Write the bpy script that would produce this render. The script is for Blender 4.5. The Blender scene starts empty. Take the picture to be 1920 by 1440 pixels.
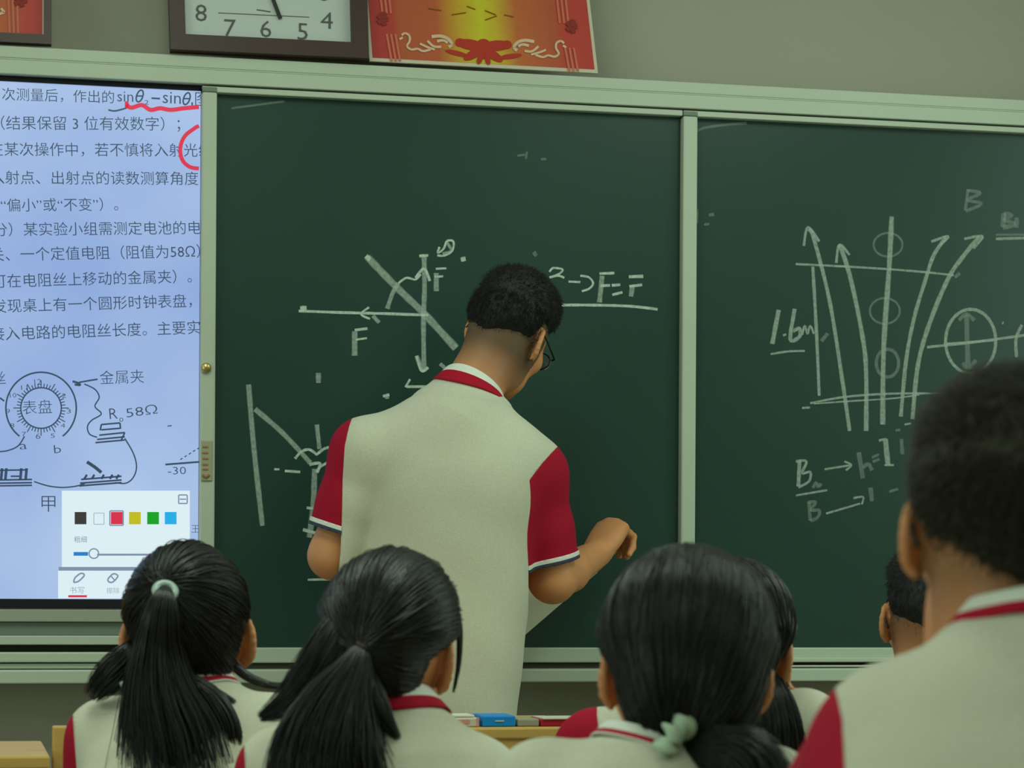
import bpy, math, random
import numpy as np
from mathutils import Vector, Matrix

rng = np.random.default_rng(7)
random.seed(7)
SC = bpy.context.scene
COL = SC.collection
PI = math.pi

# ------------------------------------------------------------------ camera
F_PX = 4600.0
PSI = math.radians(12.85)          # camera turned to the right of the board's normal
ROLL = 0.006
CX, CY = 960.0, 1094.0             # principal point (lens shifted upwards)
CAM = np.array([0.0, -5.335, 1.05])
cd = bpy.data.cameras.new('camera')
cam = bpy.data.objects.new('camera', cd)
COL.objects.link(cam)
cd.sensor_width = 36.0
cd.lens = 36.0 * F_PX / 1920.0
cd.shift_y = (CY - 720.0) / 1920.0
cd.clip_start = 0.05
RM = Matrix.Rotation(-PSI, 4, 'Z') @ Matrix.Rotation(PI / 2, 4, 'X') @ Matrix.Rotation(ROLL, 4, 'Z')
cam.matrix_world = Matrix.Translation(Vector(CAM)) @ RM
cd.dof.use_dof = True
cd.dof.focus_distance = 5.1
cd.dof.aperture_fstop = 9.0
SC.camera = cam
R3 = np.array(RM.to_3x3())

# ------------------------------------------------------------------ exposure, world, lights
SC.view_settings.view_transform = 'Standard'
SC.view_settings.look = 'None'
SC.view_settings.exposure = 0.0
SC.view_settings.gamma = 1.0
SC.view_settings.use_curve_mapping = False
wd = bpy.data.worlds.new('world')
SC.world = wd
wd.use_nodes = True
wd.node_tree.nodes['Background'].inputs[0].default_value = (0.62, 0.75, 0.62, 1)
wd.node_tree.nodes['Background'].inputs[1].default_value = 0.3


def area(name, loc, rot, sx, sy, power, color):
    l = bpy.data.lights.new(name, 'AREA')
    l.shape = 'RECTANGLE'
    l.size, l.size_y, l.energy, l.color = sx, sy, power, color
    o = bpy.data.objects.new(name, l)
    o.location, o.rotation_euler = loc, rot
    COL.objects.link(o)
    return o


TUBE = (0.82, 1.0, 0.84)
for tx in (-2.0, 0.3, 2.4):
    for ty, tp in ((-4.8, 9.0), (-2.0, 24.0)):
        area('ceiling_tube_light', (tx, ty, 3.05), (0, 0, 0), 0.5, 1.4, tp, TUBE)
area('board_tube_light', (0.9, -1.0, 3.05), (math.radians(12), 0, 0), 2.6, 0.2, 2.0, TUBE)
area('window_daylight', (3.42, -1.9, 1.9), (0, math.radians(90), math.radians(18)), 1.5, 2.2, 30.0, (0.74, 1.0, 0.88))
area('left_fill_light', (-4.2, -4.4, 1.45), (0, math.radians(-90), math.radians(25)), 1.9, 3.6, 80.0, (0.80, 1.0, 0.88))  # unseen fill lamp added on the left to brighten upright surfaces


# ------------------------------------------------------------------ pixels of the photograph -> places
def ray(px, py):
    d = np.array([(px - CX) / F_PX, -(py - CY) / F_PX, -1.0])
    return R3 @ d


def at(px, py, Y=0.0):
    d = ray(px, py)
    return CAM + d * ((Y - CAM[1]) / d[1])


def dp(px, py, depth):
    return CAM + ray(px, py) * depth


def V(*a):
    return np.array(a, float)


# ------------------------------------------------------------------ materials
def s2l(c):
    c = c / 255.0
    return c / 12.92 if c <= 0.04045 else ((c + 0.055) / 1.055) ** 2.4


def rgb(r, g, b):
    return (s2l(r), s2l(g), s2l(b), 1.0)


def mat(name, col, rough=0.6, spec=0.5, var=0.0, vscale=20.0, bump=0.0, bscale=200.0, metal=0.0, stretch=(1, 1, 1), sheen=0.0):
    m = bpy.data.materials.new(name)
    m.use_nodes = True
    nt = m.node_tree
    b = nt.nodes['Principled BSDF']
    b.inputs['Base Color'].default_value = col
    b.inputs['Roughness'].default_value = rough
    b.inputs['Specular IOR Level'].default_value = spec
    b.inputs['Metallic'].default_value = metal
    if sheen:
        b.inputs['Sheen Weight'].default_value = sheen
    tc = nt.nodes.new('ShaderNodeTexCoord')
    mp = nt.nodes.new('ShaderNodeMapping')
    mp.inputs['Scale'].default_value = stretch
    nt.links.new(tc.outputs['Object'], mp.inputs['Vector'])
    if var:
        n = nt.nodes.new('ShaderNodeTexNoise')
        n.inputs['Scale'].default_value = vscale
        n.inputs['Detail'].default_value = 6
        nt.links.new(mp.outputs[0], n.inputs['Vector'])
        mx = nt.nodes.new('ShaderNodeMix')
        mx.data_type = 'RGBA'
        mx.inputs['A'].default_value = tuple(c * (1 - var) for c in col[:3]) + (1,)
        mx.inputs['B'].default_value = tuple(min(1, c * (1 + var)) for c in col[:3]) + (1,)
        nt.links.new(n.outputs['Fac'], mx.inputs['Factor'])
        nt.links.new(mx.outputs['Result'], b.inputs['Base Color'])
    if bump:
        n2 = nt.nodes.new('ShaderNodeTexNoise')
        n2.inputs['Scale'].default_value = bscale
        n2.inputs['Detail'].default_value = 3
        nt.links.new(mp.outputs[0], n2.inputs['Vector'])
        bp = nt.nodes.new('ShaderNodeBump')
        bp.inputs['Strength'].default_value = bump
        bp.inputs['Distance'].default_value = 0.002
        nt.links.new(n2.outputs['Fac'], bp.inputs['Height'])
        nt.links.new(bp.outputs[0], b.inputs['Normal'])
    return m


def emis(name, col, strength):
    m = bpy.data.materials.new(name)
    m.use_nodes = True
    nt = m.node_tree
    b = nt.nodes['Principled BSDF']
    b.inputs['Base Color'].default_value = (0.004, 0.004, 0.004, 1)
    b.inputs['Roughness'].default_value = 0.35
    b.inputs['Emission Color'].default_value = col
    b.inputs['Emission Strength'].default_value = strength
    return m


def attr_mix(m, attr, col2, lo=0.0, hi=1.0, noise=0.0):
    """mix the material's colour to col2 where a stored attribute rises from lo to hi"""
    nt = m.node_tree
    b = nt.nodes['Principled BSDF']
    a = nt.nodes.new('ShaderNodeAttribute')
    a.attribute_name = attr
    mr = nt.nodes.new('ShaderNodeMapRange')
    mr.inputs['From Min'].default_value = lo
    mr.inputs['From Max'].default_value = hi
    nt.links.new(a.outputs['Fac'], mr.inputs['Value'])
    mx = nt.nodes.new('ShaderNodeMix')
    mx.data_type = 'RGBA'
    if b.inputs['Base Color'].is_linked:
        nt.links.new(b.inputs['Base Color'].links[0].from_socket, mx.inputs['A'])
    else:
        mx.inputs['A'].default_value = b.inputs['Base Color'].default_value
    mx.inputs['B'].default_value = col2
    nt.links.new(mr.outputs[0], mx.inputs['Factor'])
    nt.links.new(mx.outputs['Result'], b.inputs['Base Color'])


M = {}
M['wall'] = mat('wall_paint', rgb(163, 160, 146), 0.9, 0.2, 0.04, 3, 0.1, 80)
M['white_wall'] = mat('plain_paint', rgb(190, 194, 172), 0.9, 0.2, 0.03, 3)
M['ceil'] = mat('ceiling_paint', rgb(215, 218, 205), 0.9, 0.2, 0.02, 3)
M['floor'] = mat('terrazzo', rgb(152, 146, 130), 0.45, 0.4, 0.12, 60)
M['alu'] = mat('beige_aluminium', rgb(182, 191, 172), 0.45, 0.5, 0.05, 6)
M['alu_grey'] = mat('grey_plastic', rgb(112, 124, 112), 0.5, 0.4)
M['dark_gap'] = mat('gap_shade', rgb(60, 62, 48), 0.8, 0.2)  # shade in the slots between rails and panels, put into the colour
M['board'] = mat('green_board', rgb(34, 62, 54), 0.30, 0.42, 0.18, 2.2, stretch=(1, 1, 0.5))
M['black_gloss'] = mat('black_bezel', rgb(22, 24, 30), 0.55, 0.25)
M['silver'] = mat('silver_bezel', rgb(165, 170, 155), 0.4, 0.5, metal=0.2)
M['shirt'] = mat('heather_jersey', rgb(194, 192, 172), 0.92, 0.15, 0.13, 260, 0.35, 500, sheen=0.1)
M['red'] = mat('crimson_jersey', rgb(160, 20, 44), 0.88, 0.15, 0.08, 200, 0.3, 500)
M['white'] = mat('white_rib', rgb(214, 216, 206), 0.9, 0.15, 0.03, 150)
M['collar'] = mat('striped_rib', rgb(214, 216, 206), 0.9, 0.15)
M['collar_thin'] = mat('thin_striped_rib', rgb(214, 216, 206), 0.9, 0.15)
M['collar_wide'] = mat('wide_striped_rib', rgb(214, 216, 206), 0.9, 0.15)
M['cuff'] = mat('cuff_rib', rgb(214, 216, 206), 0.9, 0.15)
M['skin'] = mat('skin', rgb(204, 138, 92), 0.55, 0.35, 0.07, 40)
M['hair'] = mat('black_hair', rgb(23, 23, 20), 0.36, 0.42, 0.2, 60)
M['hair_brown'] = mat('cropped_hair', rgb(54, 50, 37), 0.6, 0.3, 0.25, 60)
M['hair_short'] = mat('black_short_hair', rgb(26, 25, 22), 0.6, 0.3, 0.25, 60)
M['trouser'] = mat('navy_trousers', rgb(32, 36, 52), 0.85, 0.2, 0.1, 90)
M['shoe'] = mat('white_shoe', rgb(190, 190, 186), 0.6, 0.3)
M['glasses'] = mat('black_acetate', rgb(16, 15, 14), 0.3, 0.5)
M['lens'] = mat('lens', (0.9, 0.9, 0.9, 1), 0.05, 0.5)
M['lens'].node_tree.nodes['Principled BSDF'].inputs['Transmission Weight'].default_value = 1.0
M['scrunchie'] = mat('pale_scrunchie', rgb(176, 196, 172), 0.85, 0.2, 0.12, 60)
M['clip'] = mat('pale_clip', rgb(150, 170, 160), 0.35, 0.5)
M['tie'] = mat('dark_tie', rgb(60, 50, 46), 0.6, 0.3)
M['wood'] = mat('varnished_wood', rgb(196, 156, 84), 0.5, 0.4, 0.15, 5, stretch=(1, 12, 12))
M['steel'] = mat('painted_steel', rgb(110, 116, 112), 0.45, 0.5)
M['brown'] = mat('brown_wood', rgb(58, 35, 28), 0.45, 0.4, 0.2, 8)
M['dial'] = mat('dial', rgb(186, 192, 188), 0.5, 0.4, 0.03, 8)
M['num'] = mat('numeral_ink', rgb(88, 86, 84), 0.6, 0.3)
M['hand_dark'] = mat('clock_hand', rgb(36, 38, 36), 0.5, 0.3)
M['paper'] = mat('paper', rgb(208, 206, 182), 0.85, 0.2, 0.04, 20)
M['chalk_stick'] = mat('chalk_stick', rgb(220, 220, 210), 0.9, 0.1)
M['brass'] = mat('brass', rgb(190, 170, 110), 0.3, 0.5, metal=0.8)
M['blue_box'] = mat('blue_card', rgb(0, 128, 205), 0.5, 0.4)
M['pink_card'] = mat('pink_print', rgb(205, 140, 130), 0.7, 0.2)
M['white_card'] = mat('white_card', rgb(196, 190, 172), 0.7, 0.2, 0.05, 30)
M['grey_card'] = mat('grey_card', rgb(150, 146, 124), 0.7, 0.2, 0.05, 30)
M['red_card'] = mat('red_cover', rgb(165, 26, 46), 0.5, 0.3, 0.05, 30)
M['cert_edge'] = mat('certificate_edge', rgb(200, 186, 165), 0.6, 0.3)
M['cert_white'] = mat('cream_print', rgb(214, 178, 148), 0.6, 0.3)
M['cert_pale'] = mat('pale_red_print', rgb(200, 104, 82), 0.6, 0.3)
M['cert_red'] = mat('red_print', rgb(176, 46, 28), 0.6, 0.3)
M['cert_dark'] = mat('dark_red_print', rgb(138, 40, 30), 0.6, 0.3)
M['cert_ink'] = mat('brown_ink', rgb(140, 84, 14), 0.7, 0.2)
M['sticker'] = mat('worn_sticker', rgb(160, 160, 128), 0.6, 0.3, 0.1, 40)
M['sticker_red'] = mat('red_sticker_print', rgb(160, 110, 80), 0.6, 0.3)
# writing on the lit screen
M['screen'] = emis('lit_screen', rgb(166, 198, 245), 0.86)
M['ink'] = emis('screen_ink', rgb(62, 84, 112), 0.7)
M['ink_soft'] = emis('screen_ink_soft', rgb(110, 135, 170), 0.8)
M['penred'] = emis('screen_red_pen', rgb(224, 44, 78), 0.9)
M['panelw'] = emis('screen_white_panel', rgb(226, 246, 252), 0.92)
M['panelg'] = emis('screen_grey_line', rgb(135, 155, 180), 0.85)
M['sw_dark'] = emis('swatch_dark', rgb(60, 58, 60), 0.8)
M['sw_yellow'] = emis('swatch_yellow', rgb(206, 200, 30), 0.85)
M['sw_green'] = emis('swatch_green', rgb(10, 172, 34), 0.85)
M['sw_cyan'] = emis('swatch_cyan', rgb(30, 180, 240), 0.9)
M['sw_blue'] = emis('slider_blue', rgb(36, 132, 214), 0.9)


def screen_gradient():
    nt = M['screen'].node_tree
    b = nt.nodes['Principled BSDF']
    tc = nt.nodes.new('ShaderNodeTexCoord')
    n = nt.nodes.new('ShaderNodeTexNoise')
    n.inputs['Scale'].default_value = 2.2
    n.inputs['Detail'].default_value = 2
    nt.links.new(tc.outputs['Object'], n.inputs['Vector'])
    r = nt.nodes.new('ShaderNodeValToRGB')
    r.color_ramp.elements[0].position = 0.3
    r.color_ramp.elements[0].color = rgb(150, 180, 234)
    r.color_ramp.elements[1].position = 0.72
    r.color_ramp.elements[1].color = rgb(182, 208, 246)
    nt.links.new(n.outputs['Fac'], r.inputs[0])
    nt.links.new(r.outputs[0], b.inputs['Emission Color'])


screen_gradient()


def band_ramp(m, attr, stops):
    nt = m.node_tree
    b = nt.nodes['Principled BSDF']
    a = nt.nodes.new('ShaderNodeAttribute')
    a.attribute_name = attr
    r = nt.nodes.new('ShaderNodeValToRGB')
    r.color_ramp.interpolation = 'CONSTANT'
    els = r.color_ramp.elements
    els[0].position, els[0].color = stops[0]
    els[1].position, els[1].color = stops[1]
    for p, c in stops[2:]:
        e = els.new(p)
        e.color = c
    nt.links.new(a.outputs['Fac'], r.inputs[0])
    nt.links.new(r.outputs[0], b.inputs['Base Color'])


CW, CR, CN = rgb(214, 216, 206), rgb(165, 22, 44), rgb(62, 68, 84)
band_ramp(M['collar'], 'band', [(0.0, CW), (0.50, CR)])
band_ramp(M['collar_thin'], 'band', [(0.0, CW), (0.66, CR), (0.92, CW)])
band_ramp(M['collar_wide'], 'band', [(0.0, CW), (0.60, CR)])
band_ramp(M['cuff'], 'band', [(0.0, CR), (0.30, CW), (0.68, CN)])
attr_mix(M['skin'], 'stubble', rgb(58, 56, 42), 0.0, 1.0)
attr_mix(M['skin'], 'lip', rgb(150, 78, 66), 0.0, 1.0)


def chalk_mat(name, alpha, scale):
    m = bpy.data.materials.new(name)
    m.use_nodes = True
    nt = m.node_tree
    b = nt.nodes['Principled BSDF']
    b.inputs['Base Color'].default_value = rgb(200, 214, 202)
    b.inputs['Roughness'].default_value = 0.95
    b.inputs['Specular IOR Level'].default_value = 0.05
    tc = nt.nodes.new('ShaderNodeTexCoord')
    n = nt.nodes.new('ShaderNodeTexNoise')
    n.inputs['Scale'].default_value = scale
    n.inputs['Detail'].default_value = 4
    nt.links.new(tc.outputs['Object'], n.inputs['Vector'])
    mr = nt.nodes.new('ShaderNodeMapRange')
    mr.inputs['From Min'].default_value = 0.3
    mr.inputs['From Max'].default_value = 0.7
    mr.inputs['To Min'].default_value = alpha * 0.62
    mr.inputs['To Max'].default_value = alpha
    nt.links.new(n.outputs['Fac'], mr.inputs['Value'])
    a = nt.nodes.new('ShaderNodeAttribute')
    a.attribute_name = 'soft'
    mu = nt.nodes.new('ShaderNodeMath')
    mu.operation = 'MULTIPLY'
    nt.links.new(mr.outputs[0], mu.inputs[0])
    nt.links.new(a.outputs['Fac'], mu.inputs[1])
    nt.links.new(mu.outputs[0], b.inputs['Alpha'])
    return m


M['chalk'] = chalk_mat('chalk_marks', 1.0, 130)


# ------------------------------------------------------------------ objects
def tag(o, label=None, cat=None, group=None, kind=None):
    for k, v in (('label', label), ('category', cat), ('group', group), ('kind', kind)):
        if v:
            o[k] = v
    return o


def empty(name, loc, label=None, cat=None, group=None):
    o = bpy.data.objects.new(name, None)
    o.empty_display_size = 0.05
    COL.objects.link(o)
    o.location = tuple(loc)
    return tag(o, label, cat, group)


def link(name, me, m, parent=None, label=None):
    o = bpy.data.objects.new(name, me)
    COL.objects.link(o)
    if m is not None and not me.materials:
        me.materials.append(m)
    if parent is not None:
        o.parent = parent
        t = parent
        off = Vector((0, 0, 0))
        while t is not None:
            off += t.location
            t = t.parent
        o.matrix_parent_inverse = Matrix.Identity(4)
        me.transform(Matrix.Translation(-off))   # meshes are written in world coordinates
    if label:
        o['label'] = label
    return o


def npmesh(name, Vt, Fc, smooth=True, normals=None, attrs=None):
    Vt = np.asarray(Vt, np.float32)
    me = bpy.data.meshes.new(name)
    me.vertices.add(len(Vt))
    me.vertices.foreach_set('co', Vt.ravel())
    if isinstance(Fc, np.ndarray):
        k = Fc.shape[1]
        flat = Fc.astype(np.int32).ravel()
        starts = np.arange(0, len(flat), k, dtype=np.int32)
        tot = np.full(len(Fc), k, np.int32)
    else:
        flat = np.array([i for f in Fc for i in f], np.int32)
        tot = np.array([len(f) for f in Fc], np.int32)
        starts = np.concatenate([[0], np.cumsum(tot)[:-1]]).astype(np.int32)
    me.loops.add(len(flat))
    me.loops.foreach_set('vertex_index', flat)
    me.polygons.add(len(tot))
    me.polygons.foreach_set('loop_start', starts)
    me.polygons.foreach_set('loop_total', tot)
    me.polygons.foreach_set('use_smooth', np.full(len(tot), smooth))
    me.update(calc_edges=True)
    for k, v in (attrs or {}).items():
        a = me.attributes.new(k, 'FLOAT', 'POINT')
        a.data.foreach_set('value', np.asarray(v, np.float32))
    if normals is not None:
        me.normals_split_custom_set_from_vertices([tuple(n) for n in normals])
    return me


class MB:
    """collects boxes, quads, tubes into one mesh"""

    def __init__(s):
        s.v, s.f, s.soft = [], [], []

    def add(s, vs, fs, soft=None):
        n = len(s.v)
        s.v += [tuple(map(float, p)) for p in vs]
        s.f += [tuple(i + n for i in f) for f in fs]
        s.soft += list(soft) if soft is not None else [1.0] * len(vs)
        return s

    def box(s, x0, x1, y0, y1, z0, z1, bev=0.0):
        x0, x1 = min(x0, x1), max(x0, x1)
        y0, y1 = min(y0, y1), max(y0, y1)
        z0, z1 = min(z0, z1), max(z0, z1)
        return s.hexa([(x0, y0, z0), (x1, y0, z0), (x1, y1, z0), (x0, y1, z0), (x0, y0, z1), (x1, y0, z1), (x1, y1, z1), (x0, y1, z1)], bev)

    def hexa(s, p, bev=0.0):
        fs = [(0, 3, 2, 1), (4, 5, 6, 7), (0, 1, 5, 4), (1, 2, 6, 5), (2, 3, 7, 6), (3, 0, 4, 7)]
        if bev <= 0:
            return s.add(p, fs)
        import bmesh
        bm = bmesh.new()
        vs = [bm.verts.new(q) for q in p]
        for f in fs:
            bm.faces.new([vs[i] for i in f])
        bmesh.ops.bevel(bm, geom=bm.edges[:], offset=bev, segments=2, affect='EDGES', profile=0.5)
        bm.verts.index_update()
        s.add([v.co for v in bm.verts], [[v.index for v in f.verts] for f in bm.faces])
        bm.free()
        return s

    def slab(s, quad, n, th):
        """a quad (4 points) given thickness th along n"""
        q = [np.asarray(p, float) for p in quad]
        n = np.asarray(n, float) * th
        return s.hexa([q[0], q[1], q[1] + n, q[0] + n, q[3], q[2], q[2] + n, q[3] + n])

    def tube(s, pts, r, sides=8, closed=False):
        pts = [np.asarray(p, float) for p in pts]
        n = len(pts)
        rs = r if hasattr(r, '__len__') else [r] * n
        vs, fs = [], []
        ref = None
        for i in range(n):
            t = pts[(i + 1) % n] - pts[i - 1] if closed else pts[min(i + 1, n - 1)] - pts[max(i - 1, 0)]
            t = t / (np.linalg.norm(t) + 1e-12)
            if ref is None:
                ref = np.array([0, 0, 1.0]) if abs(t[2]) < 0.9 else np.array([1.0, 0, 0])
            u = ref - t * (ref @ t)
            u /= np.linalg.norm(u) + 1e-12
            ref = u
            w = np.cross(t, u)
            for k in range(sides):
                a = 2 * PI * k / sides
                vs.append(pts[i] + rs[i] * (math.cos(a) * u + math.sin(a) * w))
        m = n if closed else n - 1
        for i in range(m):
            for k in range(sides):
                a, b = i * sides + k, i * sides + (k + 1) % sides
                c, d = ((i + 1) % n) * sides + (k + 1) % sides, ((i + 1) % n) * sides + k
                fs.append((a, b, c, d))
        if not closed:
            fs.append(tuple(reversed(range(sides))))
            fs.append(tuple(range((n - 1) * sides, n * sides)))
        return s.add(vs, fs)

    def build(s, name, m, parent=None, smooth=False, label=None, soft=False):
        me = npmesh(name, s.v, s.f, smooth, attrs={'soft': s.soft} if soft else None)
        return link(name, me, m, parent, label)


def kids(o):
    return [c for c in bpy.data.objects if c.parent == o]


def copy_tree(o, parent=None):
    c = o.copy()
    COL.objects.link(c)
    if parent is not None:
        c.parent = parent
    for ch in list(o.children):
        copy_tree(ch, c)
    return c


# ------------------------------------------------------------------ setting
WY = 0.12                     # front wall plane; the board panels' faces are at Y = 0
XL, XR, YB, ZC = -4.3, 3.5, -7.2, 3.15
MB().box(XL, XR, WY, WY + 0.2, 0, ZC).build('wall_front', M['wall'])
MB().box(XL - 0.2, XL, YB, WY + 0.2, 0, ZC).build('wall_left', M['white_wall'])
MB().box(XR, XR + 0.2, YB, WY + 0.2, 0, ZC).build('wall_right', M['white_wall'])
MB().box(XL, XR, YB - 0.2, YB, 0, ZC).build('wall_back', M['white_wall'])
MB().box(XL - 0.2, XR + 0.2, YB - 0.2, WY + 0.2, -0.1, 0).build('floor', M['floor'])
MB().box(XL - 0.2, XR + 0.2, YB - 0.2, WY + 0.2, ZC, ZC + 0.1).build('ceiling', M['ceil'])
for n in ('wall_front', 'wall_left', 'wall_right', 'wall_back', 'floor', 'ceiling'):
    bpy.data.objects[n]['kind'] = 'structure'


def zat(px, py, Y=0.0):
    return float(at(px, py, Y)[2])


def xat(px, py, Y=0.0):
    return float(at(px, py, Y)[0])


# heights of the board's horizontal lines, read in the middle of the picture
def zline(pts, Y):
    return sum(zat(x, y, Y) for x, y in pts) / len(pts)


RY = -0.024                     # face of the outer rails
z_rt = zline([(0, 85), (1100, 144), (1920, 187)], RY)        # top of the top rail
z_rm = zline([(0, 108), (1300, 177)], RY)                     # groove
z_rb = zline([(300, 152), (1300, 204)], RY)                   # underside of the top rail
z_pt = zline([(406, 161), (1277, 208), (1900, 240)], 0)       # top of a panel's own frame
z_pt = min(z_pt, z_rb - 0.004)
z_gt = zline([(407, 177), (1272, 219), (1920, 253)], 0)       # top of the green
z_gb = zline([(480, 1214), (965, 1215), (1550, 1213)], 0)     # bottom of the green
z_pb = zline([(530, 1242), (1030, 1243)], 0)
z_tt = zline([(100, 1254), (530, 1254), (1030, 1256)], RY)    # tray
z_tb = zline([(100, 1279), (530, 1280), (1030, 1279)], RY)
x_s = xat(374, 600)                                            # right edge of the lit screen
x_p1 = (xat(376, 400), xat(404, 400))
x_p2 = (xat(1274, 600), xat(1301, 600))
FX0, FX1 = -2.75, 2.79

fr = empty('board_rail', (0.1, RY, z_rb), 'long beige aluminium rail along the top of the chalkboards, under the clock', 'rail')
b = MB()
b.box(FX0, FX1, RY, WY, z_rm + 0.0015, z_rt, 0.002)
b.box(FX0, FX1, RY + 0.002, WY, z_rm - 0.001, z_rm + 0.002)
b.box(FX0, FX1, RY, WY, z_rb, z_rm - 0.0015, 0.002)
b.build('top_rail', M['alu'], fr)
b = MB()
b.box(x_p1[0], FX1, 0.0, WY, z_pt + 0.0008, z_rb + 0.001)
b.build('sliding_track', M['dark_gap'], fr)
fr = empty('chalk_tray', (0.1, RY, z_tb), 'long beige chalk tray along the bottom of the chalkboards', 'tray')
b = MB()
b.box(x_p1[0], x_p2[1], 0.0, WY, z_tt - 0.002, z_pb - 0.0008)
b.build('sliding_track', M['dark_gap'], fr)
b = MB()
b.box(FX0, FX1, RY - 0.03, WY, z_tb, z_tt, 0.003)
b.build('tray_ledge', M['alu'], fr)

# ---- green sliding chalkboards
CB_G = 'sliding green chalkboards'


def chalkboard(x0, x1, xs, label):
    t = empty('chalkboard', ((x0 + x1) / 2, 0.0, z_pb), label, 'chalkboard', CB_G)
    MB().box(x0, x1, 0.0, 0.02, z_gb - 0.004, z_gt + 0.004).build('writing_surface', M['board'], t)
    MB().box(x0, x1, -0.020, 0.028, z_gt, z_pt, 0.002).build('top_edge', M['alu'], t)
    MB().box(x0, x1, -0.008, 0.028, z_pb, z_gb, 0.003).build('bottom_edge', M['alu'], t)
    MB().box(xs[0], xs[1], -0.022, 0.028, z_pb, z_gt, 0.004).build('stile', M['alu'], t)
    MB().box(xs[0], xs[1], -0.022, 0.028, z_gt, z_pt - 0.002, 0.002).build('end_cap', M['alu_grey'], t, label='grey end cap')
    return t


cb1 = chalkboard(x_p1[0], x_p2[0] - 0.001, x_p1, 'green chalkboard behind the standing writer, between the lit screen and middle post')
cb2 = chalkboard(x_p2[0] + 0.001, 2.74, x_p2, 'green chalkboard right of the middle post, chalked with a lens and field lines')
MB().box(2.715, 2.74, -0.022, 0.028, z_pb, z_gt, 0.004).build('stile', M['alu'], cb2)
b = MB()
b.box(x_p2[1] + 0.003, 2.70, -0.016, 0.02, max(zat(1500, 1256), z_tt + 0.002), zat(1500, 1247), 0.002)
b.box(x_p2[1], 2.70, -0.014, 0.02, zat(1500, 1241), zat(1500, 1233), 0.002)
b.build('bottom_runner', M['alu'], cb2)
# lock and pull on the stile beside the screen
c = at(386, 690, -0.022)
b = MB()
b.tube([c + V(0, 0.006, 0), c + V(0, -0.006, 0), c + V(0, -0.010, 0)], [0.011, 0.011, 0.008], 20)
b.build('lock', M['brass'], cb1, True)
a0, a1 = at(378, 826, -0.022), at(397, 902, -0.022)
b = MB()
b.box(a0[0] - 0.001, a1[0] + 0.001, -0.026, -0.0215, a1[2], a0[2], 0.002)
b.build('pull_plate', M['sticker'], cb1)
b = MB()
for yy in (838, 849, 860, 871, 880):
    q = at(386, yy, -0.0265)
    b.box(q[0] - 0.007, q[0] + 0.005, -0.0275, -0.0255, q[2] - 0.0016, q[2] + 0.0016)
q = at(386, 893, -0.0265)
b.tube([q + V(-0.007, 0.0, 0.003), q + V(0, -0.002, -0.002), q + V(0.007, 0, 0.003)], 0.003, 8)
b.build('pull_ridge', M['sticker_red'], cb1)


# ---- chalk marks: flat strokes on the board
def ribbon(mb, pts, w, Y=-0.0008, soft=0.25, jit=0.0):
    """a flat stroke along pixel points; w is its width in pixels, soft its feathered rim"""
    P = [np.array(p, float) for p in pts]
    if len(P) > 2:
        Q = []
        for i in range(len(P) - 1):
            p0, p1, p2, p3 = P[max(i - 1, 0)], P[i], P[i + 1], P[min(i + 2, len(P) - 1)]
            for t in np.linspace(0, 1, 6, endpoint=False):
                Q.append(0.5 * ((2 * p1) + (p2 - p0) * t + (2 * p0 - 5 * p1 + 4 * p2 - p3) * t * t + (3 * p1 - p0 - 3 * p2 + p3) * t ** 3))
        Q.append(P[-1])
        P = Q
    else:
        P = [P[0] + (P[1] - P[0]) * t for t in np.linspace(0, 1, 5)]
    n = len(P)
    vs, fs, so = [], [], []
    for i in range(n):
        t = P[min(i + 1, n - 1)] - P[max(i - 1, 0)]
        t /= np.linalg.norm(t) + 1e-9
        nn = np.array([-t[1], t[0]])
        ww = w * (1 + jit * (random.random() - 0.5))
        for k, s_ in ((-0.62, 0.0), (-0.38, 1.0), (0.38, 1.0), (0.62, 0.0)):
            p = P[i] + nn * ww * k
            vs.append(at(p[0], p[1], Y))
            so.append(s_)
    for i in range(n - 1):
        for k in range(3):
            a = i * 4 + k
            fs.append((a, a + 4, a + 5, a + 1))
    mb.add(vs, fs, so)


def ell(cx, cy, rx, ry, a0=0, a1=360, n=22):
    return [(cx + rx * math.cos(math.radians(a0 + (a1 - a0) * i / n)), cy + ry * math.sin(math.radians(a0 + (a1 - a0) * i / n))) for i in range(n + 1)]


def chalk(parent, zones, groups):
    """each drawing or formula on the board is one mesh; zones are (name, pixel box)"""
    mbs = [(MB(), n, bx) for n, bx in zones]
    i = 0
    for op, strokes in groups:
        for w, pts in strokes:
            i += 1
            mx, my = np.mean(np.array(pts, float), axis=0)
            mb = next(m for m, n, bx in mbs if bx[0] <= mx <= bx[2] and bx[1] <= my <= bx[3])
            k = len(mb.soft)
            ribbon(mb, pts, w, -0.0006 - 0.00002 * i, jit=0.2)
            mb.soft[k:] = [v * op for v in mb.soft[k:]]
    for mb, n, bx in mbs:
        if mb.v:
            mb.build(n, M['chalk'], parent, soft=True)


ANY = (-9999, -9999, 9999, 9999)
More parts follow.
